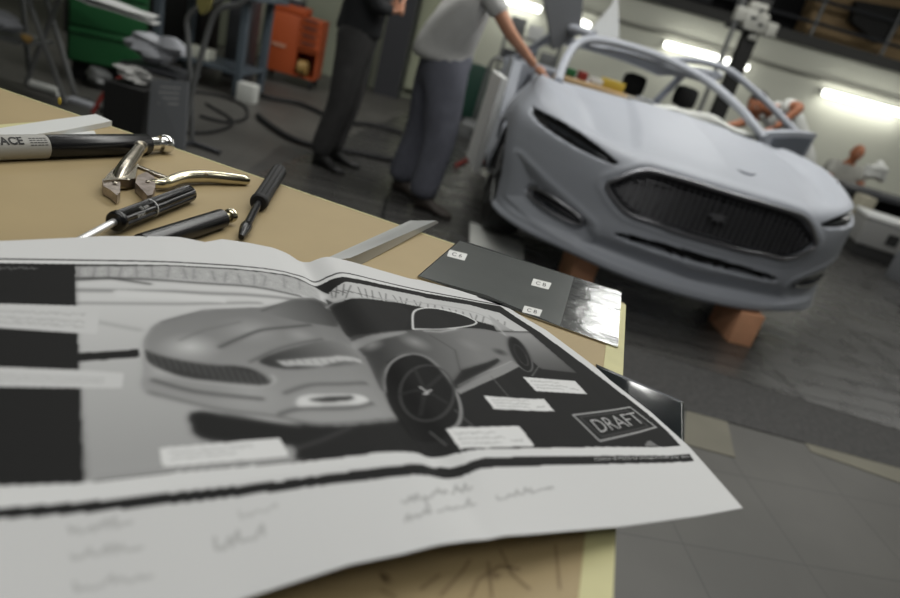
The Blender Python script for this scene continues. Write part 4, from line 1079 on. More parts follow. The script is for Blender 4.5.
def haircap(T, s, m, parent, low=0.0):
    t = MB(); t.sphere((0, 0, 0), 1, 22); keep = []
    for v_ in list(t.bm.verts):
        x, y, z = v_.co
        if z < .12 - .75 * (y < 0) * min(1, -y * 2) + (.38 if y > .35 else 0) + low: t.bm.verts.remove(v_)
    for v_ in t.bm.verts: v_.co = Vector((v_.co.x * .083 * s, v_.co.y * .104 * s + .002, v_.co.z * .126 * s))
    t.bm.transform(T); t.build('hair', m, parent)
    for sx_ in (-1, 1):
        eb = MB(); eb.sphere((sx_ * .030 * s, .088 * s, .012 * s), .0095 * s, 8); eb.bm.transform(T); ey_ = eb.build('eye', M['whitep'], parent)
        eb = MB(); eb.sphere((sx_ * .030 * s, .0955 * s, .012 * s), .0045 * s, 8); eb.bm.transform(T); eb.build('pupil', M['hair'], ey_)
        eb = MB(); eb.tube([(sx_ * .015 * s, .096 * s, .032 * s), (sx_ * .045 * s, .088 * s, .033 * s)], .003 * s, 5); eb.bm.transform(T); eb.build('eyebrow', M['hair'], parent)
    eb = MB(); eb.tube([(-.02 * s, .090 * s, -.056 * s), (0, .0965 * s, -.055 * s), (.02 * s, .090 * s, -.056 * s)], .0035 * s, 5); eb.bm.transform(T); eb.build('lips', mat('lips', (.35, .12, .10), .5), parent)
def shoe(mb, heel, toe_dir, s=1.0):
    h = Vector(heel); d = Vector((toe_dir[0], toe_dir[1], 0)).normalized(); n = Vector((-d.y, d.x, 0)); rings = []
    prof = [(-.035, .022, .05), (-.02, .034, .09), (.02, .038, .11), (.07, .040, .10), (.12, .046, .075), (.17, .050, .058), (.215, .046, .050), (.245, .030, .040), (.255, .012, .028)]
    for l, wd_, ht in prof:
        ring = []
        for k in range(12):
            th = k * 2 * math.pi / 12; ring.append(mb.bm.verts.new(h + d * l * s + n * math.cos(th) * wd_ * s + Vector((0, 0, max(.002, (math.sin(th) * .5 + .5) ** .8 * ht * s)))))
        rings.append(ring)
    for A_, B_ in zip(rings, rings[1:]):
        for k in range(12): mb.bm.faces.new((A_[k], A_[(k + 1) % 12], B_[(k + 1) % 12], B_[k])).smooth = True
    mb.bm.faces.new(rings[0]); mb.bm.faces.new(rings[-1])
def person(base, J, label, skin, shirt, trouser, shoem, hairm, toes, fwd, hands, group=None, sleeve=.55, R=1.0, headtilt=(0, 0, 1), CW=1.0):
    """J: joint positions; one skinned body, clothes as children"""
    p = empty('person', (base[0], base[1], base[2] if len(base) > 2 else 0)); tag(p, label, 'person', group)
    V = {k: Vector(v_) for k, v_ in J.items()}
    body = [[(V['pelvis'], .13 * R), (V['waist'], .125 * R), (V['chest'], .15 * R), (V['neckb'], .065 * R), (V['neck'], .055 * R), (V['head'] - Vector((0, 0, .02)), .06 * R)]]
    for s_ in 'lr':
        body.append([(V['chest'], .15 * R), (V['sh' + s_], .058 * R), (V['el' + s_], .042 * R), (V['wr' + s_], .027 * R)])
        body.append([(V['pelvis'], .13 * R), (V['hip' + s_], .085 * R), (V['kn' + s_], .056 * R), (V['an' + s_], .040 * R)])
    ms = [chain(body)]
    for s_, (dd_, uu_, sd_, cu_) in zip('lr', hands):
        for pl_ in hand(V['wr' + s_], dd_, uu_, 1.0, sd_, cu_): ms.append(chain([pl_], sub=1))
    hm, T = head(None, V['head'], fwd, headtilt); ms.append(hm)
    merge(ms, 'body', skin, p)
    sh_ = [[(V['pelvis'] + Vector((0, 0, .0)), CW * .162 * R), (V['pelvis'] + Vector((0, 0, .06)), CW * .168 * R), (V['waist'], CW * .155 * R), (V['chest'], .18 * R), (V['neckb'] - Vector((0, 0, .02)), .085 * R)]]
    for s_ in 'lr':
        e_ = V['sh' + s_].lerp(V['el' + s_], sleeve if sleeve <= 1 else 1)
        pl_ = [(V['chest'], .175 * R), (V['sh' + s_], .078 * R), (e_, .066 * R)]
        if sleeve > 1: pl_.append((V['el' + s_].lerp(V['wr' + s_], sleeve - 1), .042 * R))
        sh_.append(pl_)
    merge([chain(sh_)], 'shirt', shirt, p)
    tr = [[(V['pelvis'], CW * .158 * R), (V['waist'], CW * .148 * R)]]
    for s_ in 'lr':
        m1 = V['hip' + s_].lerp(V['kn' + s_], .5); m2 = V['kn' + s_].lerp(V['an' + s_], .5)
        tr.append([(V['pelvis'], CW * .158 * R), (V['hip' + s_], CW * .115 * R), (m1, CW * .104 * R), (V['kn' + s_], CW * .088 * R), (m2, CW * .084 * R), (V['an' + s_] + Vector((0, 0, -.02)), CW * .080 * R)])
    merge([chain(tr)], 'trousers', trouser, p)
    for s_, td in zip('lr', toes):
        sm2 = MB(); h_ = V['an' + s_].copy(); h_.z -= .085; shoe(sm2, h_, td); sm2.build('shoe', shoem, p)
    haircap(T, 1.0, hairm, p)
    return p
# man in grey T-shirt, hand on the car
X0, Y0 = -.44, 4.50
hw_ = Vector((.115, 4.42, 1.085))
person((X0, Y0), dict(pelvis=(-.49, 4.52, .93), waist=(-.485, 4.52, 1.08), chest=(-.385, 4.50, 1.32), neckb=(-.30, 4.50, 1.50), neck=(-.27, 4.50, 1.57), head=(-.22, 4.50, 1.68),
    shl=(-.46, 4.68, 1.43), ell=(-.50, 4.80, 1.18), wrl=(-.42, 4.80, .96), shr=(-.29, 4.30, 1.43), elr=(-.09, 4.27, 1.23), wrr=tuple(hw_),
    hipl=(-.53, 4.62, .88), knl=(-.52, 4.66, .48), anl=(-.60, 4.64, .085), hipr=(-.42, 4.43, .88), knr=(-.355, 4.38, .48), anr=(-.385, 4.35, .085)),
    'man in grey T-shirt and blue grey trousers resting one hand on the car', M['skin'], M['greyshirt'], M['bluetrouser'], M['shoe'], M['hair'],
    [(1, -.5), (1, -.35)], (1, .25, -.15), CW=1.32, hands=[((.2, 0, -1), (0, 1, 0), 1, .3), ((.95, .1, -.42), (.1, 0, 1), -1, .2)], sleeve=.62)
# man in dark clothes, arms folded
person((-1.15, 4.8), dict(pelvis=(-1.13, 4.82, .93), waist=(-1.12, 4.82, 1.07), chest=(-1.09, 4.82, 1.31), neckb=(-1.08, 4.82, 1.49), neck=(-1.07, 4.82, 1.56), head=(-1.04, 4.82, 1.67),
    shl=(-1.14, 5.00, 1.42), ell=(-1.02, 5.04, 1.16), wrl=(-.92, 4.84, 1.20), shr=(-1.12, 4.63, 1.42), elr=(-1.00, 4.62, 1.16), wrr=(-.88, 4.76, 1.17),
    hipl=(-1.13, 4.91, .88), knl=(-1.12, 4.93, .48), anl=(-1.20, 4.96, .085), hipr=(-1.13, 4.73, .88), knr=(-1.14, 4.72, .48), anr=(-1.23, 4.72, .085)),
    'man in black shirt and dark grey trousers standing with folded arms near the orange cabinet', M['skin'], M['darkshirt'], M['darktrouser'], M['shoeb'], M['hair'],
    [(1, -.15), (1, -.45)], (1, 0, 0), CW=1.12, hands=[((.3, -1, .1), (1, 0, 0), 1, .5), ((.2, 1, .15), (1, 0, 0), -1, .5)], sleeve=1.75, R=.95)
# belt on both men
def blob_early(c):
    t = MB(); t.sphere((0, 0, 0), 1, 16)
    for v_ in t.bm.verts:
        x, y, z = v_.co; k = 1 + .22 * math.sin(4 * x + 2 * z) + .15 * math.sin(6 * z + y)
        v_.co = Vector((c[0] + x * .15 * k, c[1] + y * .09 * k, c[2] + z * .12 * k))
    return t
# man at the far bench on the right
hx_ = ony(857, 153, 9.3); bz = hx_.z - .0
J = lambda dx, dy, dz: (hx_.x + dx, hx_.y + dy, hx_.z + dz)
far = person((hx_.x, 9.5), dict(head=J(0, 0, 0), neck=J(0, .03, -.11), neckb=J(0, .06, -.16), chest=J(0, .10, -.33), waist=J(0, .16, -.60), pelvis=J(0, .2, -.74),
    shl=J(-.20, .08, -.22), ell=J(-.22, -.08, -.48), wrl=J(-.02, -.26, -.50), shr=J(.20, .08, -.22), elr=J(.24, -.08, -.46), wrr=J(.12, -.28, -.44),
    hipl=J(-.09, .2, -.78), knl=J(-.12, -.2, -.78), anl=(hx_.x - .12, 9.2, .09), hipr=J(.09, .2, -.78), knr=J(.12, -.2, -.78), anr=(hx_.x + .12, 9.2, .09)),
    'bald man in a pale grey shirt sitting behind the bench at the far right wall', M['skin2'], mat('pale_grey_shirt', (.34, .34, .31), .9), M['darktrouser'], M['shoeb'], M['hair'],
    [(0, -1), (0, -1)], (.1, -1, -.35), CW=1.25, R=1.08, hands=[((.6, -.6, 0), (0, 0, 1), 1, .4), ((-.5, -.6, .1), (0, 0, 1), -1, .4)], sleeve=.6)
for ch in [k for k in bpy.data.objects if k.parent == far and k.name.startswith('hair')]: bpy.data.objects.remove(ch)
st_ = MB(); st_.box((hx_.x, 9.55, hx_.z - .97), (.4, .4, .05), bevel=.01)
for sx_ in (-1, 1):
    for sy_ in (-1, 1): st_.beam((hx_.x + sx_ * .15, 9.55 + sy_ * .15, 0), (hx_.x + sx_ * .15, 9.55 + sy_ * .15, hx_.z - .98), .03, .03)
solo(st_, 'stool', M['greydk'], 'dark stool under the man at the far right bench', 'stool')
q = ony(877, 171, 8.98); solo(blob_early(q), 'white_bundle', M['whitecloth'], 'crumpled white bundle held by the man at the far right bench', 'bundle')
# man leaning in behind the car
hx2 = ony(757, 105, 6.1)
J = lambda dx, dy, dz: (hx2.x + dx, hx2.y + dy, hx2.z + dz)
person((hx2.x + .35, 6.2), dict(head=J(0, 0, 0), neck=J(.10, .04, .0), neckb=J(.16, .06, -.02), chest=J(.32, .10, -.10), waist=J(.52, .14, -.26), pelvis=J(.60, .16, -.40),
    shl=J(.24, .26, .0), ell=J(.02, .30, -.20), wrl=J(-.18, .2, -.28), shr=J(.22, -.10, .06), elr=J(.27, -.24, .08), wrr=J(.12, -.26, -.14),
    hipl=J(.62, .26, -.46), knl=(hx2.x + .58, 6.4, .48), anl=(hx2.x + .66, 6.4, .085), hipr=J(.62, .06, -.46), knr=(hx2.x + .6, 6.15, .48), anr=(hx2.x + .7, 6.15, .085)),
    'dark-haired man in a white T-shirt bending in over the far side of the car', M['skin2'], M['whitecloth'], M['darktrouser'], M['shoeb'], M['hair'],
    [(-1, 0), (-1, 0)], (-.55, -.75, -.35), [((-1, 0, -.1), (0, 0, 1), 1, .3), ((-.8, -.2, -.5), (0, 0, 1), -1, .3)], sleeve=.5)

# ------------------------------------------------------------------ lamps on the far wall
def tube_lamp(p, q, label):
    p, q = Vector(p), Vector(q); c = (p + q) / 2
    t = empty('wall_lamp', c); tag(t, label, 'lamp', 'fluorescent lamps on the far white wall')
    MB().beam(p + Vector((0, .07, .03)), q + Vector((0, .07, .03)), .07, .05, .01).build('housing', M['whitep'], t)
    MB().tube([p, q], .052, 12).build('tube', M['tubeglow'], t)
    for e_ in (p, q): MB().box(e_ + Vector((0, .02, 0)), (.03, .10, .11), bevel=.005).build('end_cap', M['greytube'], t)
    l = bpy.data.lights.new('tube_light', 'AREA'); l.shape = 'RECTANGLE'; l.size = max(.3, (q - p).length); l.size_y = .1; l.energy = 3.2 * (q - p).length; l.color = (1, .99, .9)
    lo = bpy.data.objects.new('tube_light', l); COL.objects.link(lo); lo.location = c + Vector((0, -.10, 0)); lo.rotation_euler = (math.radians(75), 0, 0)
    lo.parent = t; lo.matrix_parent_inverse = world_of(t).inverted()
WY = 11.88
def lw(x, y): return ony(x, y, WY)
tube_lamp(lw(822, 92), lw(908, 115), 'brightest long fluorescent lamp on the white wall at the far right')
tube_lamp(lw(664, 44), lw(718, 58), 'long fluorescent lamp seen above the car windscreen frame')
tube_lamp(lw(724, 60), lw(732, 62.5), 'short lit lamp end just left of the dark measuring column')
tube_lamp(lw(742, 66.5), lw(748, 68), 'short lit lamp end just right of the dark measuring column')
tube_lamp(lw(500, -2), lw(541, 10), 'fluorescent lamp above the hand of the man in grey')
tube_lamp(lw(578, 21), lw(590, 26), 'short lit lamp between the raised car door and its pale quarter panel')

# ------------------------------------------------------------------ mezzanine edge over the far wall
rail = empty('mezzanine_railing', (4, 12.05, 2.41)); tag(rail, 'grey tubular railing along the mezzanine above the white wall', 'railing')
MB().tube([(-.9, 12.1, 2.62), (XR - .1, 12.1, 2.62)], .03, 8).tube([(-.9, 12.1, 2.95), (XR - .1, 12.1, 2.95)], .03, 8).build('rail', M['greydk'], rail)
for x in (0.6, 1.9, 3.2, 4.5, 5.7, 7.0): MB().tube([(x, 12.1, 2.41), (x, 12.1, 3.5)], .03, 8).build('post', M['greytube'], rail)
p = ony(840, 12, 12.7)
solo(MB().box((p.x + .15, 12.75, 2.41 + .6), (1.3, .5, 1.2), bevel=.01), 'plywood_crate', M['wood'], 'large plywood crate up on the mezzanine at the upper right', 'crate')
solo(MB().box((p.x + 1.2, 12.9, 2.41 + .65), (.7, .4, 1.3), bevel=.01), 'plywood_crate', M['wood'], 'second plywood crate on the mezzanine, at the right edge of the picture', 'crate')
p = ony(878, 8, 12.3)
solo(MB().prism([(-.42, 0), (.42, .08), (.34, -.42), (.2, -.5), (-.36, -.3)], 0, .2, Matrix.Translation((p.x, 12.35, p.z)) @ Matrix.Rotation(math.radians(90), 4, 'X'), bevel=.01), 'black_bag', M['blackm'], 'black bag hanging before the plywood at the upper right corner', 'bag')
for (xx, w1, h1, dp, m_, lb) in ((3.55, .35, .9, .5, 'blackm', 'black upright case on the mezzanine left of the plywood'), (2.5, .8, .5, .6, 'greydk', 'dark low box on the mezzanine behind the measuring head'), (1.1, 1.1, .7, .6, 'blackm', 'wide black box on the mezzanine above the lamp over the windscreen')):
    solo(MB().box((xx, 12.9, 2.41 + h1 / 2), (w1, dp, h1), bevel=.02), 'storage_box', M[m_], lb, 'box')
# measuring arm column
a = ony(728, 88, 8.5); b = ony(749, 28, 8.5)
ga = empty('measuring_arm', (a.x, 8.5, 0)); tag(ga, 'dark measuring column with a pale grey instrument head behind the car', 'measuring machine')
MB().box((a.x + .0, 8.5, 1.15), (.16, .18, 2.3), bevel=.01).build('column', M['blackm'], ga)
MB().box((a.x, 8.5, .06), (.6, .6, .12), bevel=.02).build('base', M['greydk'], ga)
c = ony(754, 22, 8.4); hd = MB()
k_ = 1.25
for o_, d_ in (((0, 0, 0), (.20, .2, .16)), ((-.14, -.02, .03), (.12, .14, .12)), ((.16, -.02, -.03), (.10, .14, .12)), ((-.02, 0, .11), (.16, .16, .09)), ((.04, 0, -.11), (.08, .1, .08))): hd.box((c.x + o_[0] * k_, c.y + o_[1], c.z + o_[2] * k_), (d_[0] * k_, d_[1], d_[2] * k_), bevel=.02)
hd.build('instrument_head', mat('pale_grey_casing', (.42, .42, .38), .5), ga)
MB().box((c.x - .12, c.y, c.z - .10), (.34, .12, .05), bevel=.01).build('carriage', M['blackm'], ga)
e_ = ony(722, 55, 8.35); f_ = ony(742, 0, 8.35)
MB().tube([(e_.x, 8.35, .12), (e_.x, 8.35, f_.z + .3)], .025, 10).build('guide_tube', M['greytube'], ga)
for i, (dx, dz, w1) in enumerate(((-.05, .03, .06), (.05, -.02, .05), (.0, .12, .05))): MB().box((c.x + dx, c.y - .105, c.z + dz), (w1, .02, .03)).build('instrument_window', M['greydk'], ga)

# ------------------------------------------------------------------ right side: bench, boxes
bx = ony(870, 196, 8.4)
bn = empty('side_bench', (bx.x + 1.0, 8.55, 0)); tag(bn, 'long dark workbench along the far right wall under the sitting man', 'bench')
bt = ony(838, 182, 8.2).z
MB().box((bx.x + 1.05, 8.4, bt - .03), (3.1, .7, .06), bevel=.01).build('benchtop', M['greydk'], bn)
MB().box((bx.x + 1.05, 8.68, bt / 2 - .03), (2.9, .1, bt - .08)).build('back_panel', M['blackm'], bn)
for dx in (-.45, 1.0, 2.5): MB().box((bx.x + dx + .02, 8.4, bt / 2 - .04), (.06, .6, bt - .08)).build('leg', M['greydk'], bn)
lo = ony(886, 232, 7.4)
cr_ = empty('equipment_case', (lo.x, 7.4, 0)); tag(cr_, 'grey equipment case with a red stripe on the floor at the far right', 'case')
MB().box((lo.x + .1, 7.45, .30), (.75, .5, .30), rot=(0, 0, -.2), bevel=.02).build('body', mat('light_grey_case', (.22, .22, .215), .5), cr_)
MB().box((lo.x + .1, 7.45, .46), (.78, .53, .04), rot=(0, 0, -.2), bevel=.01).build('lid', M['whitep'], cr_)
MB().box((lo.x + .18, 7.20, .38), (.5, .02, .03), rot=(0, 0, -.2)).build('stripe', M['red'], cr_)
MB().box((lo.x + .0, 7.22, .28), (.12, .02, .12), rot=(0, 0, -.2)).build('latch', M['blackm'], cr_)
MB().box((lo.x + .1, 7.45, .075), (.7, .45, .15), rot=(0, 0, -.2), bevel=.01).build('trolley_base', M['blackm'], cr_)
p = ony(858, 222, 7.9); solo(MB().box((p.x - .05, 7.9, .3), (.16, .2, .6), rot=(0, 0, .1), bevel=.01), 'carton', mat('cream_carton', (.34, .32, .25), .7), 'tall cream carton beside the car fender at the right', 'carton')
p = ony(896, 250, 6.7); solo(MB().box((p.x + .25, 6.6, .14), (.4, .3, .28), rot=(0, 0, .2), bevel=.01), 'carton', M['greypanel'], 'grey carton at the right picture edge on the floor', 'carton')

# ------------------------------------------------------------------ left background
def P3(x, y, Y): return ony(x, y, Y)
# orange tool cabinet
ob = empty('tool_cabinet', (-2.62, 8.1, 0), (0, 0, .12)); tag(ob, 'orange tool cabinet with drawers behind the man in black', 'tool cabinet')
def L_(mb, nm, m_, par): return mb.build(nm, m_, par, local=True)
L_(MB().box((-.13, 0, .45), (.38, .45, .66), bevel=.015), 'body', M['orange'], ob)
sd_ = MB().box((.19, 0, .77), (.27, .45, .02)).box((.065, 0, .45), (.02, .45, .64)).box((.315, 0, .45), (.02, .45, .64)).box((.19, 0, .13), (.27, .45, .02)).box((.19, .21, .45), (.27, .02, .64)).box((.19, 0, .42), (.27, .45, .02))
L_(sd_, 'side_frame', M['orange'], ob)
for k in range(4):
    d_ = L_(MB().box((.19, -.225, .74 - k * .085), (.235, .03, .075), bevel=.005), 'drawer', M['orange'], ob)
    MB().box((.19, -.25, .765 - k * .085), (.16, .015, .012)).build('handle', M['greydk'], d_, local=True)
L_(MB().box((-.10, 0, .83), (.42, .4, .08), bevel=.01), 'tool_tray', M['orange'], ob)
L_(MB().box((-.10, -.02, .90), (.26, .2, .07), bevel=.01).tube([(-.25, 0, .87), (-.25, 0, .97), (.05, 0, .97), (.05, 0, .87)], .012, 6), 'toolbox_on_tray', M['greydk'], ob)
for sx_ in (-.26, .28):
    for sy_ in (-.17, .17): L_(MB().tube([(sx_ - .015, sy_, .055), (sx_ + .015, sy_, .055)], .05, 12), 'castor', M['rubber'], ob)
L_(MB().box((-.14, -.231, .42), (.16, .006, .035)), 'name_plate', mat('faded_orange_print', (.55, .3, .2), .5), ob)
for k in range(3):
    pass
c = Vector((-2.42, 7.98, .235)); solo(MB().tube([(c.x - .05, c.y - .08, c.z), (c.x + .05, c.y - .08, c.z)], .08, 16), 'tape_roll', mat('amber_roll', (.35, .22, .07), .5), 'amber roll inside the open bay of the orange cabinet', 'roll')
# pale board behind cabinet
p0, p1 = P3(262, 0, 8.9), P3(272, 60, 8.9)
solo(MB().box((-3.05, 8.95, .75), (.25, .04, 1.5), rot=(0, .08, 0)), 'white_board', M['whitecloth'], 'pale upright board just left behind the orange cabinet', 'board')
solo(MB().box((-3.6, 9.0, .65), (.42, .05, 1.3), rot=(0, .05, 0)), 'white_board', mat('cream_board', (.42, .42, .34), .7), 'cream upright board behind the steel bench legs', 'board')
# blue grey steel bench
be = empty('steel_bench', (-3.0, 6.6, 0)); tag(be, 'blue grey steel bench frame left of the orange cabinet', 'bench')
for x, y in ((-3.35, 6.3), (-2.55, 6.35), (-3.35, 6.95), (-2.55, 6.95)): MB().box((x, y, .45), (.07, .07, .9), bevel=.006).build('leg', M['bluegrey'], be)
MB().box((-2.95, 6.62, .92), (1.1, .85, .05), bevel=.006).build('benchtop', M['bluegrey'], be)
MB().box((-2.95, 6.62, .22), (.86, .62, .03)).build('lower_shelf', M['bluegrey'], be)
p = P3(246, 88, 6.45); solo(MB().box((-2.40, 6.25, .086), (.17, .14, .17), bevel=.006), 'white_box', M['whitecloth'], 'small white box on the floor at the foot of the steel bench', 'box')
solo(MB().box((-3.02, 6.5, .29), (.24, .2, .1), bevel=.01), 'carton', M['wallw'], 'small pale carton on the lower shelf of the steel bench', 'carton')
# cloudy plastic sheet heap
def blob(c, r, sc, seed, amp=.3, n=20):
    t = MB(); t.sphere((0, 0, 0), 1, n); rs = random.Random(seed); ph = [rs.uniform(0, 6) for _ in range(6)]
    for v_ in t.bm.verts:
        x, y, z = v_.co; k = 1 + amp * (math.sin(3.1 * x + ph[0] + 2 * z) * .5 + math.sin(5.3 * y + ph[1]) * .3 + math.sin(7.7 * z + ph[2] + 3 * x) * .3)
        v_.co = Vector((c[0] + x * r * k * sc[0], c[1] + y * r * k * sc[1], c[2] + z * r * k * sc[2]))
    return t
p = P3(152, 50, 4.6)
tb2 = empty('parts_stool', (p.x, 4.75, 0)); tag(tb2, 'low dark stand carrying crumpled plastic beyond the black bin', 'stand')
MB().box((p.x, 4.75, p.z - .14), (.42, .36, .03)).build('top', M['greydk'], tb2)
for sx_ in (-.17, .17):
    for sy_ in (-.14, .14): MB().box((p.x + sx_, 4.75 + sy_, (p.z - .15) / 2), (.03, .03, p.z - .15)).build('leg', M['greydk'], tb2)
solo(blob((p.x, 4.72, p.z + .01), .13, (1.35, .8, .75), 5, .62), 'plastic_sheet', M['plasticbag'], 'crumpled cloudy plastic sheet heaped behind the grey notice panel', 'plastic sheet')
# black bin and leaning grey notice panel
bi = empty('black_bin', (-2.33, 4.12, 0)); tag(bi, 'black bin with rubbish behind the grey notice panel', 'bin')
MB().prism([(-2.43, 3.98), (-2.17, 3.98), (-2.17, 4.28), (-2.43, 4.28)], 0, .34, bevel=.01).build('body', M['blackm'], bi)
rb_ = blob((-2.30, 4.12, .40), .10, (1.0, .9, .36), 11, .75); solo(rb_, 'paper_waste', mat('crumpled_waste', (.30, .30, .29), .8), 'crumpled paper waste on top of the black bin', 'waste')
q = [P3(151, 79, 4.02), P3(188, 82, 4.02), P3(184, 150, 3.80), P3(146, 150, 3.80)]
k = [p_ + Vector((0, .02, 0)) for p_ in q]
npn = MB().add(q + k, [(0, 1, 2, 3), (4, 5, 6, 7), (0, 1, 5, 4), (1, 2, 6, 5), (2, 3, 7, 6), (3, 0, 4, 7)])
o = solo(npn, 'notice_panel', M['greypanel'], 'grey panel with rows of pale lettering leaning against the black bin', 'panel')
rs = random.Random(4)
for r_ in range(4):
    lt = MB()
    for j in range(9):
        a0_, a1_ = .25 + j * .06 + (.04 if r_ == 0 else -.0), .25 + j * .06 + .045 + (.04 if r_ == 0 else 0); b0_ = .09 + r_ * .078
        def QQ(a_, b_): return (q[0] * (1 - a_) * (1 - b_) + q[1] * a_ * (1 - b_) + q[2] * a_ * b_ + q[3] * (1 - a_) * b_) + Vector((0, -.002, 0))
        lt.add([QQ(a0_, b0_), QQ(a1_, b0_), QQ(a1_, b0_ + .022), QQ(a0_, b0_ + .022)], [(0, 1, 2, 3)])
    lt.build('lettering_line', mat('pale_lettering', (.30, .30, .30), .6), o)
# tubular stand (bent grey tube)
ts = empty('tube_stand', (-2.05, 4.0, 0)); tag(ts, 'bent grey tubular stand in front of the steel bench', 'stand')
A_ = [P3(x, y, 4.2) for x, y in ((181, 148), (190, 100), (200, 60), (212, 20), (222, 8), (240, 4), (252, -8), (256, -20))]
MB().tube(spline(A_, 5), .018, 10).build('bent_tube', M['greytube'], ts)
B_ = [P3(x, y, 4.3) for x, y in ((192, 145), (191, 90), (188, 40), (187, 22), (192, 12), (204, 6), (220, 0), (236, -14))]
MB().tube(spline(B_, 5), .016, 10).build('bent_tube', M['greytube'], ts)
f0_ = A_[0].copy(); f0_.z = .02; f1_ = B_[0].copy(); f1_.z = .02
MB().tube([A_[0], f0_, f1_, B_[0]], .016, 8).tube([f1_, f1_ + Vector((.22, -.05, 0))], .016, 8).build('foot_tube', M['greydk'], ts)
p = P3(206, 3, 4.25); solo(MB().prism([(-.05, .07), (.05, .07), (.035, -.03), (0, -.07), (-.03, -.03)], 0, .05, Matrix.Translation(p) @ Matrix.Rotation(math.radians(90), 4, 'X'), bevel=.004), 'yellow_clamp', mat('dull_yellow', (.28, .25, .08), .5), 'dull yellow clamp hanging on the bent tubular stand', 'clamp')
# green drawer cabinet
gc = empty('green_cabinet', (-3.30, 5.45, 0), (0, 0, .50)); tag(gc, 'green drawer cabinet raised on a dark plinth at the left', 'cabinet')
L_(MB().box((0, 0, .62), (.56, .5, .92), bevel=.01), 'body', mat('dark_green_paint', (.01, .07, .022), .5), gc)
for z_, h_ in ((.30, .25), (.56, .24), (.79, .18), (.98, .16)):
    d_ = L_(MB().box((0, -.262, z_), (.52, .03, h_), bevel=.006), 'drawer', M['green'], gc); MB().box((-.02, -.285, z_ + h_ / 2 - .03), (.48, .02, .014)).build('handle', M['green'], d_, local=True)
L_(MB().box((0, .05, .08), (.5, .36, .16)), 'plinth', M['blackm'], gc)
solo(blob((-3.18, 5.15, .08), .09, (1.2, 1, .8), 3, .3), 'rag_bundle', M['greytube'], 'grey rag bundle on the floor in front of the green cabinet', 'rags')
# folding trestle at the far left with shelf
tr_ = empty('trestle', (-3.12, 4.42, 0)); tag(tr_, 'grey folding trestle with crossed legs and a small shelf at the left edge', 'trestle')
for (x0_, y0_, x1_, y1_, Yd) in ((26, 98, 70, -30, 4.62), (66, 98, 18, -30, 4.40), (75, 104, 38, -30, 4.70), (30, 92, 20, -20, 4.85)):
    a_, b_ = P3(x0_, y0_, Yd), P3(x1_, y1_, Yd); a_.z = 0.01 if a_.z < .2 else a_.z; MB().beam(a_, b_, .035, .02, .003).build('leg', M['greytube'], tr_)
sh0 = P3(14, 38, 4.5); MB().box((sh0.x - .12, 4.55, sh0.z), (.50, .36, .025)).build('shelf', M['greytube'], tr_)
tp_ = P3(40, -32, 4.55); MB().box((tp_.x + .05, 4.55, tp_.z), (.9, .5, .03), bevel=.004).build('top', M['greydk'], tr_)
p = P3(2, 26, 4.5); solo(blob((p.x, 4.5, sh0.z + .09), .11, (1.2, .9, .55), 8, .3), 'cloth_bundle', M['plasticbag'], 'grey cloth bundle on the trestle shelf', 'cloth')
p = P3(25, 35, 4.4); solo(blob((p.x, 4.42, sh0.z + .04), .035, (1.2, .8, .75), 9, .3, 12), 'glove', mat('ochre_glove', (.40, .25, .08), .8), 'ochre glove beside the cloth bundle on the trestle shelf', 'glove')
p = onz(46, 92, 0); solo(MB().tube([(p.x - .11, p.y, .03), (p.x + .11, p.y - .02, .03)], .03, 12), 'white_roll', M['whitecloth'], 'short white roll on the floor by the trestle feet', 'roll')
p = onz(82, 104, 0); solo(MB().box((p.x, p.y, .012), (.22, .1, .024), rot=(0, 0, -.1), bevel=.004), 'floor_tray', M['plasticbag'], 'flat grey tray on the floor beside the white roll', 'tray')
# stack of curved white strips projecting over the scene at the top left
sp = MB(); Yw = 4.30
for k_, (t0, t1) in enumerate((((50, -14), (152, 17)), ((62, -8), (154, 24)))):
    pts_ = [(40, -18), (80, -4), (110, 5.5), (130, 12.5), (153, 18.5)] if k_ == 0 else [(56, -10), (90, 5), (115, 12), (135, 19), (154, 25.5)]
    P_ = [P3(x, y, Yw + .0) for x, y in pts_]
    wds = [.20, .20, .16, .12, .08]
    vsx = []
    for i_, p_ in enumerate(P_): vsx += [p_, p_ + Vector((0, wds[i_], .012)), p_ + Vector((0, wds[i_], .018)), p_ + Vector((0, 0, .006))]
    fcs = [(0, 1, 2, 3), tuple(range(len(vsx) - 4, len(vsx)))]
    for i_ in range(len(P_) - 1):
        for j_ in range(4): fcs.append((i_ * 4 + j_, i_ * 4 + (j_ + 1) % 4, i_ * 4 + 4 + (j_ + 1) % 4, i_ * 4 + 4 + j_))
    sp.add(vsx, fcs)
solo(sp, 'white_strips', M['whitep'], 'pair of curved white strips projecting from the trestle top at the upper left', 'strips')
# dark machines and shelving behind the left benches
solo(MB().box((-4.1, 7.4, .9), (1.5, .5, 1.8), bevel=.02), 'dark_rack', M['blackm'], 'dark storage rack behind the green cabinet', 'rack')
solo(MB().box((-2.98, 7.4, .5), (.25, .3, 1.0), bevel=.02), 'dark_cabinet', M['greydk'], 'narrow dark grey cabinet under the steel bench', 'cabinet')
vs2 = MB(); vs2.box((-2.85, 6.55, 1.02), (.3, .2, .14), bevel=.02).tube([(-2.95, 6.5, .99), (-2.7, 6.42, 1.06)], .04, 10)
solo(vs2, 'bench_vice', M['greydk'], 'dark vice on the steel bench beside the tubular stand', 'vice')
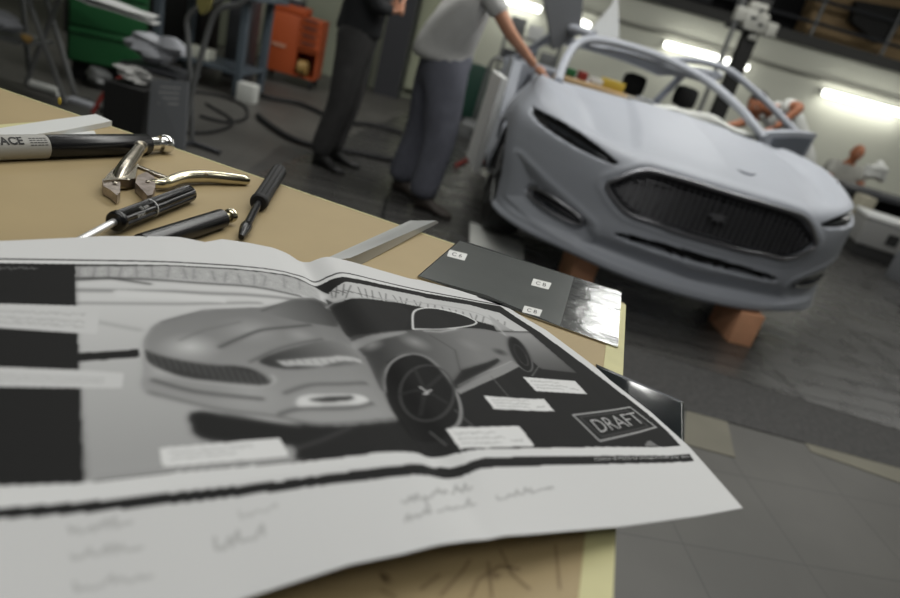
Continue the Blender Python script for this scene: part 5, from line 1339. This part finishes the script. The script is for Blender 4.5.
# hoses and cables on the floor
def cable(px, r_, m_, name, label, cat='cable', z=None):
    P_ = [onz(x, y, r_) for x, y in px]
    for p_ in P_: p_.z = r_ + .003
    return solo(MB().tube(spline(P_, 8), r_, 8), name, m_, label, cat)
cable([(240, 82), (262, 96), (300, 104), (340, 121), (372, 125), (402, 133)], .022, M['rubber'], 'air_hose', 'black hose curving from the steel bench behind the man in black', 'hose')
cable([(258, 116), (268, 124), (290, 138), (318, 147), (350, 152), (392, 160)], .026, M['rubber'], 'air_hose', 'thick black hose passing the feet of the man in black', 'hose')
cable([(194, 92), (220, 96), (244, 106), (246, 118), (225, 122), (200, 116)], .012, M['rubber'], 'floor_cable', 'black cable looped on the floor under the tubular stand')
cable([(178, 132), (205, 133), (226, 128), (232, 120), (206, 104)], .011, M['rubber'], 'floor_cable', 'thin black cable beside the foot of the tubular stand')
cable([(64, 98), (90, 101), (110, 118), (126, 128)], .010, M['rubber'], 'floor_cable', 'thin black cable running from the trestle to the black bin')
rh = [P3(92, 116, 4.3), P3(101, 98, 4.35), P3(112, 84, 4.4), P3(124, 76, 4.45), P3(134, 72, 4.5)]
rh[0].z = .02
solo(MB().tube(spline(rh, 6), .014, 8), 'red_hose', M['red'], 'red hose rising to the left of the black bin', 'hose')
# clutter between the man in grey and the car
g2 = empty('floor_trolley', (.30, 8.6, 0)); tag(g2, 'low cluttered trolley seen between the man in grey and the car', 'trolley')
p = P3(478, 92, 8.6)
MB().box((p.x, 8.6, .10), (.6, .5, .05)).build('deck', M['greydk'], g2)
for sx_ in (-.2, .2):
    for sy_ in (-.2, .2): MB().tube([(p.x + sx_ - .015, 8.6 + sy_, .045), (p.x + sx_ + .015, 8.6 + sy_, .045)], .045, 10).build('castor', M['rubber'], g2)
MB().tube(spline([(p.x + .05, 8.3, .12), (p.x + .07, 8.3, .80), (p.x + .16, 8.3, .92), (p.x + .25, 8.3, .80), (p.x + .23, 8.3, .12)], 5), .022, 8).build('push_handle', M['greytube'], g2)
solo(MB().box((p.x - .06, 8.6, .13 + .32), (.30, .30, .64), bevel=.02), 'green_canister', mat('deep_green_plastic', (.01, .045, .03), .5), 'deep green canister on the low trolley beyond the man in grey', 'canister')
yb = MB(); yx = P3(484, 66, 8.6).x; lathe(yb, (p.x - .02, 8.6, .775), (p.x - .02, 8.6, 1.3), [(0, 0), (0, .09), (.22, .09), (.30, .04), (.36, .04), (.36, 0)], 14); solo(yb, 'yellow_bottle', M['yellow'], 'yellow bottle standing on the deep green canister', 'bottle')
for i, (x, y, rr, mm, lb) in enumerate(((470, 140, .11, 'greytube', 'grey motor housing on the floor beside the trousers of the man in grey'), (484, 150, .08, 'blackm', 'black part on the floor left of the car wheel'))):
    p = onz(x, y, 0); solo(MB().tube([(p.x - .1, p.y + .1, rr + .005), (p.x + .1, p.y, rr + .005)], rr, 16).box((p.x, p.y + .05, rr * .5), (.3, .2, rr), bevel=.01), 'machine_part', M[mm], lb, 'machine part')
cable([(456, 166), (470, 160), (486, 163), (496, 158)], .018, M['red'], 'red_cable', 'red cable on the floor between the man in grey and the car')
# grey cabinet with white goods beyond the car door
sh_ = empty('wall_shelf', (.45, 9.8, 0)); tag(sh_, 'grey shelf unit crowded with small parts beyond the hand of the man in grey', 'shelf')
px_ = P3(530, 52, 9.8)
for z_ in (.05, .45, .85, 1.2): MB().box((px_.x, 9.85, z_), (.8, .4, .03)).build('shelf_board', M['greytube'], sh_)
for dx in (-.39, .39):
    for dy in (-.18, .18): MB().box((px_.x + dx, 9.85 + dy, .66), (.03, .03, 1.32)).build('post', M['greytube'], sh_)
rs = random.Random(2); cols = ['greypanel', 'whitecloth', 'greydk', 'bluegrey', 'greytube', 'whitep']; adj = ['slate', 'white', 'near-black', 'blue grey', 'mid grey', 'off-white']
for s_i, z_ in enumerate((.465, .865, 1.215)):
    for k in range(3):
        h_ = rs.uniform(.14, .26); ci = (s_i * 2 + k) % 6
        solo(MB().box((px_.x - .26 + k * .26, 9.82, z_ + h_ / 2 + .001), (.21, .26, h_), bevel=.01), 'parts_bin', M[cols[ci]], '%s parts bin, %s on the %s shelf beyond the hand' % (adj[ci], ('leftmost', 'middle', 'rightmost')[k], ('lowest filled', 'middle', 'top')[s_i]), 'bin', 'parts bins on the grey shelf unit')
# goods seen through the open windscreen, standing behind the car
CM = world_of(car)
for (x, y, w_, h_, mm, nm, lb) in ((571, 70, .07, .05, 'green', 'small_box', 'small dark green box at the left end of the dashboard'), (583, 74, .06, .055, 'red', 'small_box', 'small red box on the dashboard beside the dark green one'), (612, 86, .16, .06, 'yellow', 'parts_tray', 'dull yellow tray on the dashboard behind the windscreen opening'), (597, 79, .08, .04, 'whitep', 'small_box', 'small white box on the dashboard between the red box and the yellow tray')):
    q = cpt(x, y, 1.5); q.z = 1.052 + h_ / 2 + .002; q = CM @ q
    solo(MB().box(q, (w_, .08, h_), rot=(0, CR, -CA), bevel=.006), nm, M[mm], lb, 'tray' if 'tray' in nm else 'box')
P_ = [onz(x, y, .03) for x, y in ((470, 222), (500, 231), (524, 245), (524, 268), (470, 250))]
solo(MB().prism([(p.x, p.y) for p in P_], .003, .03, bevel=.003), 'floor_board', M['whitecloth'], 'pale board on the floor under the car front corner beyond the table', 'board')
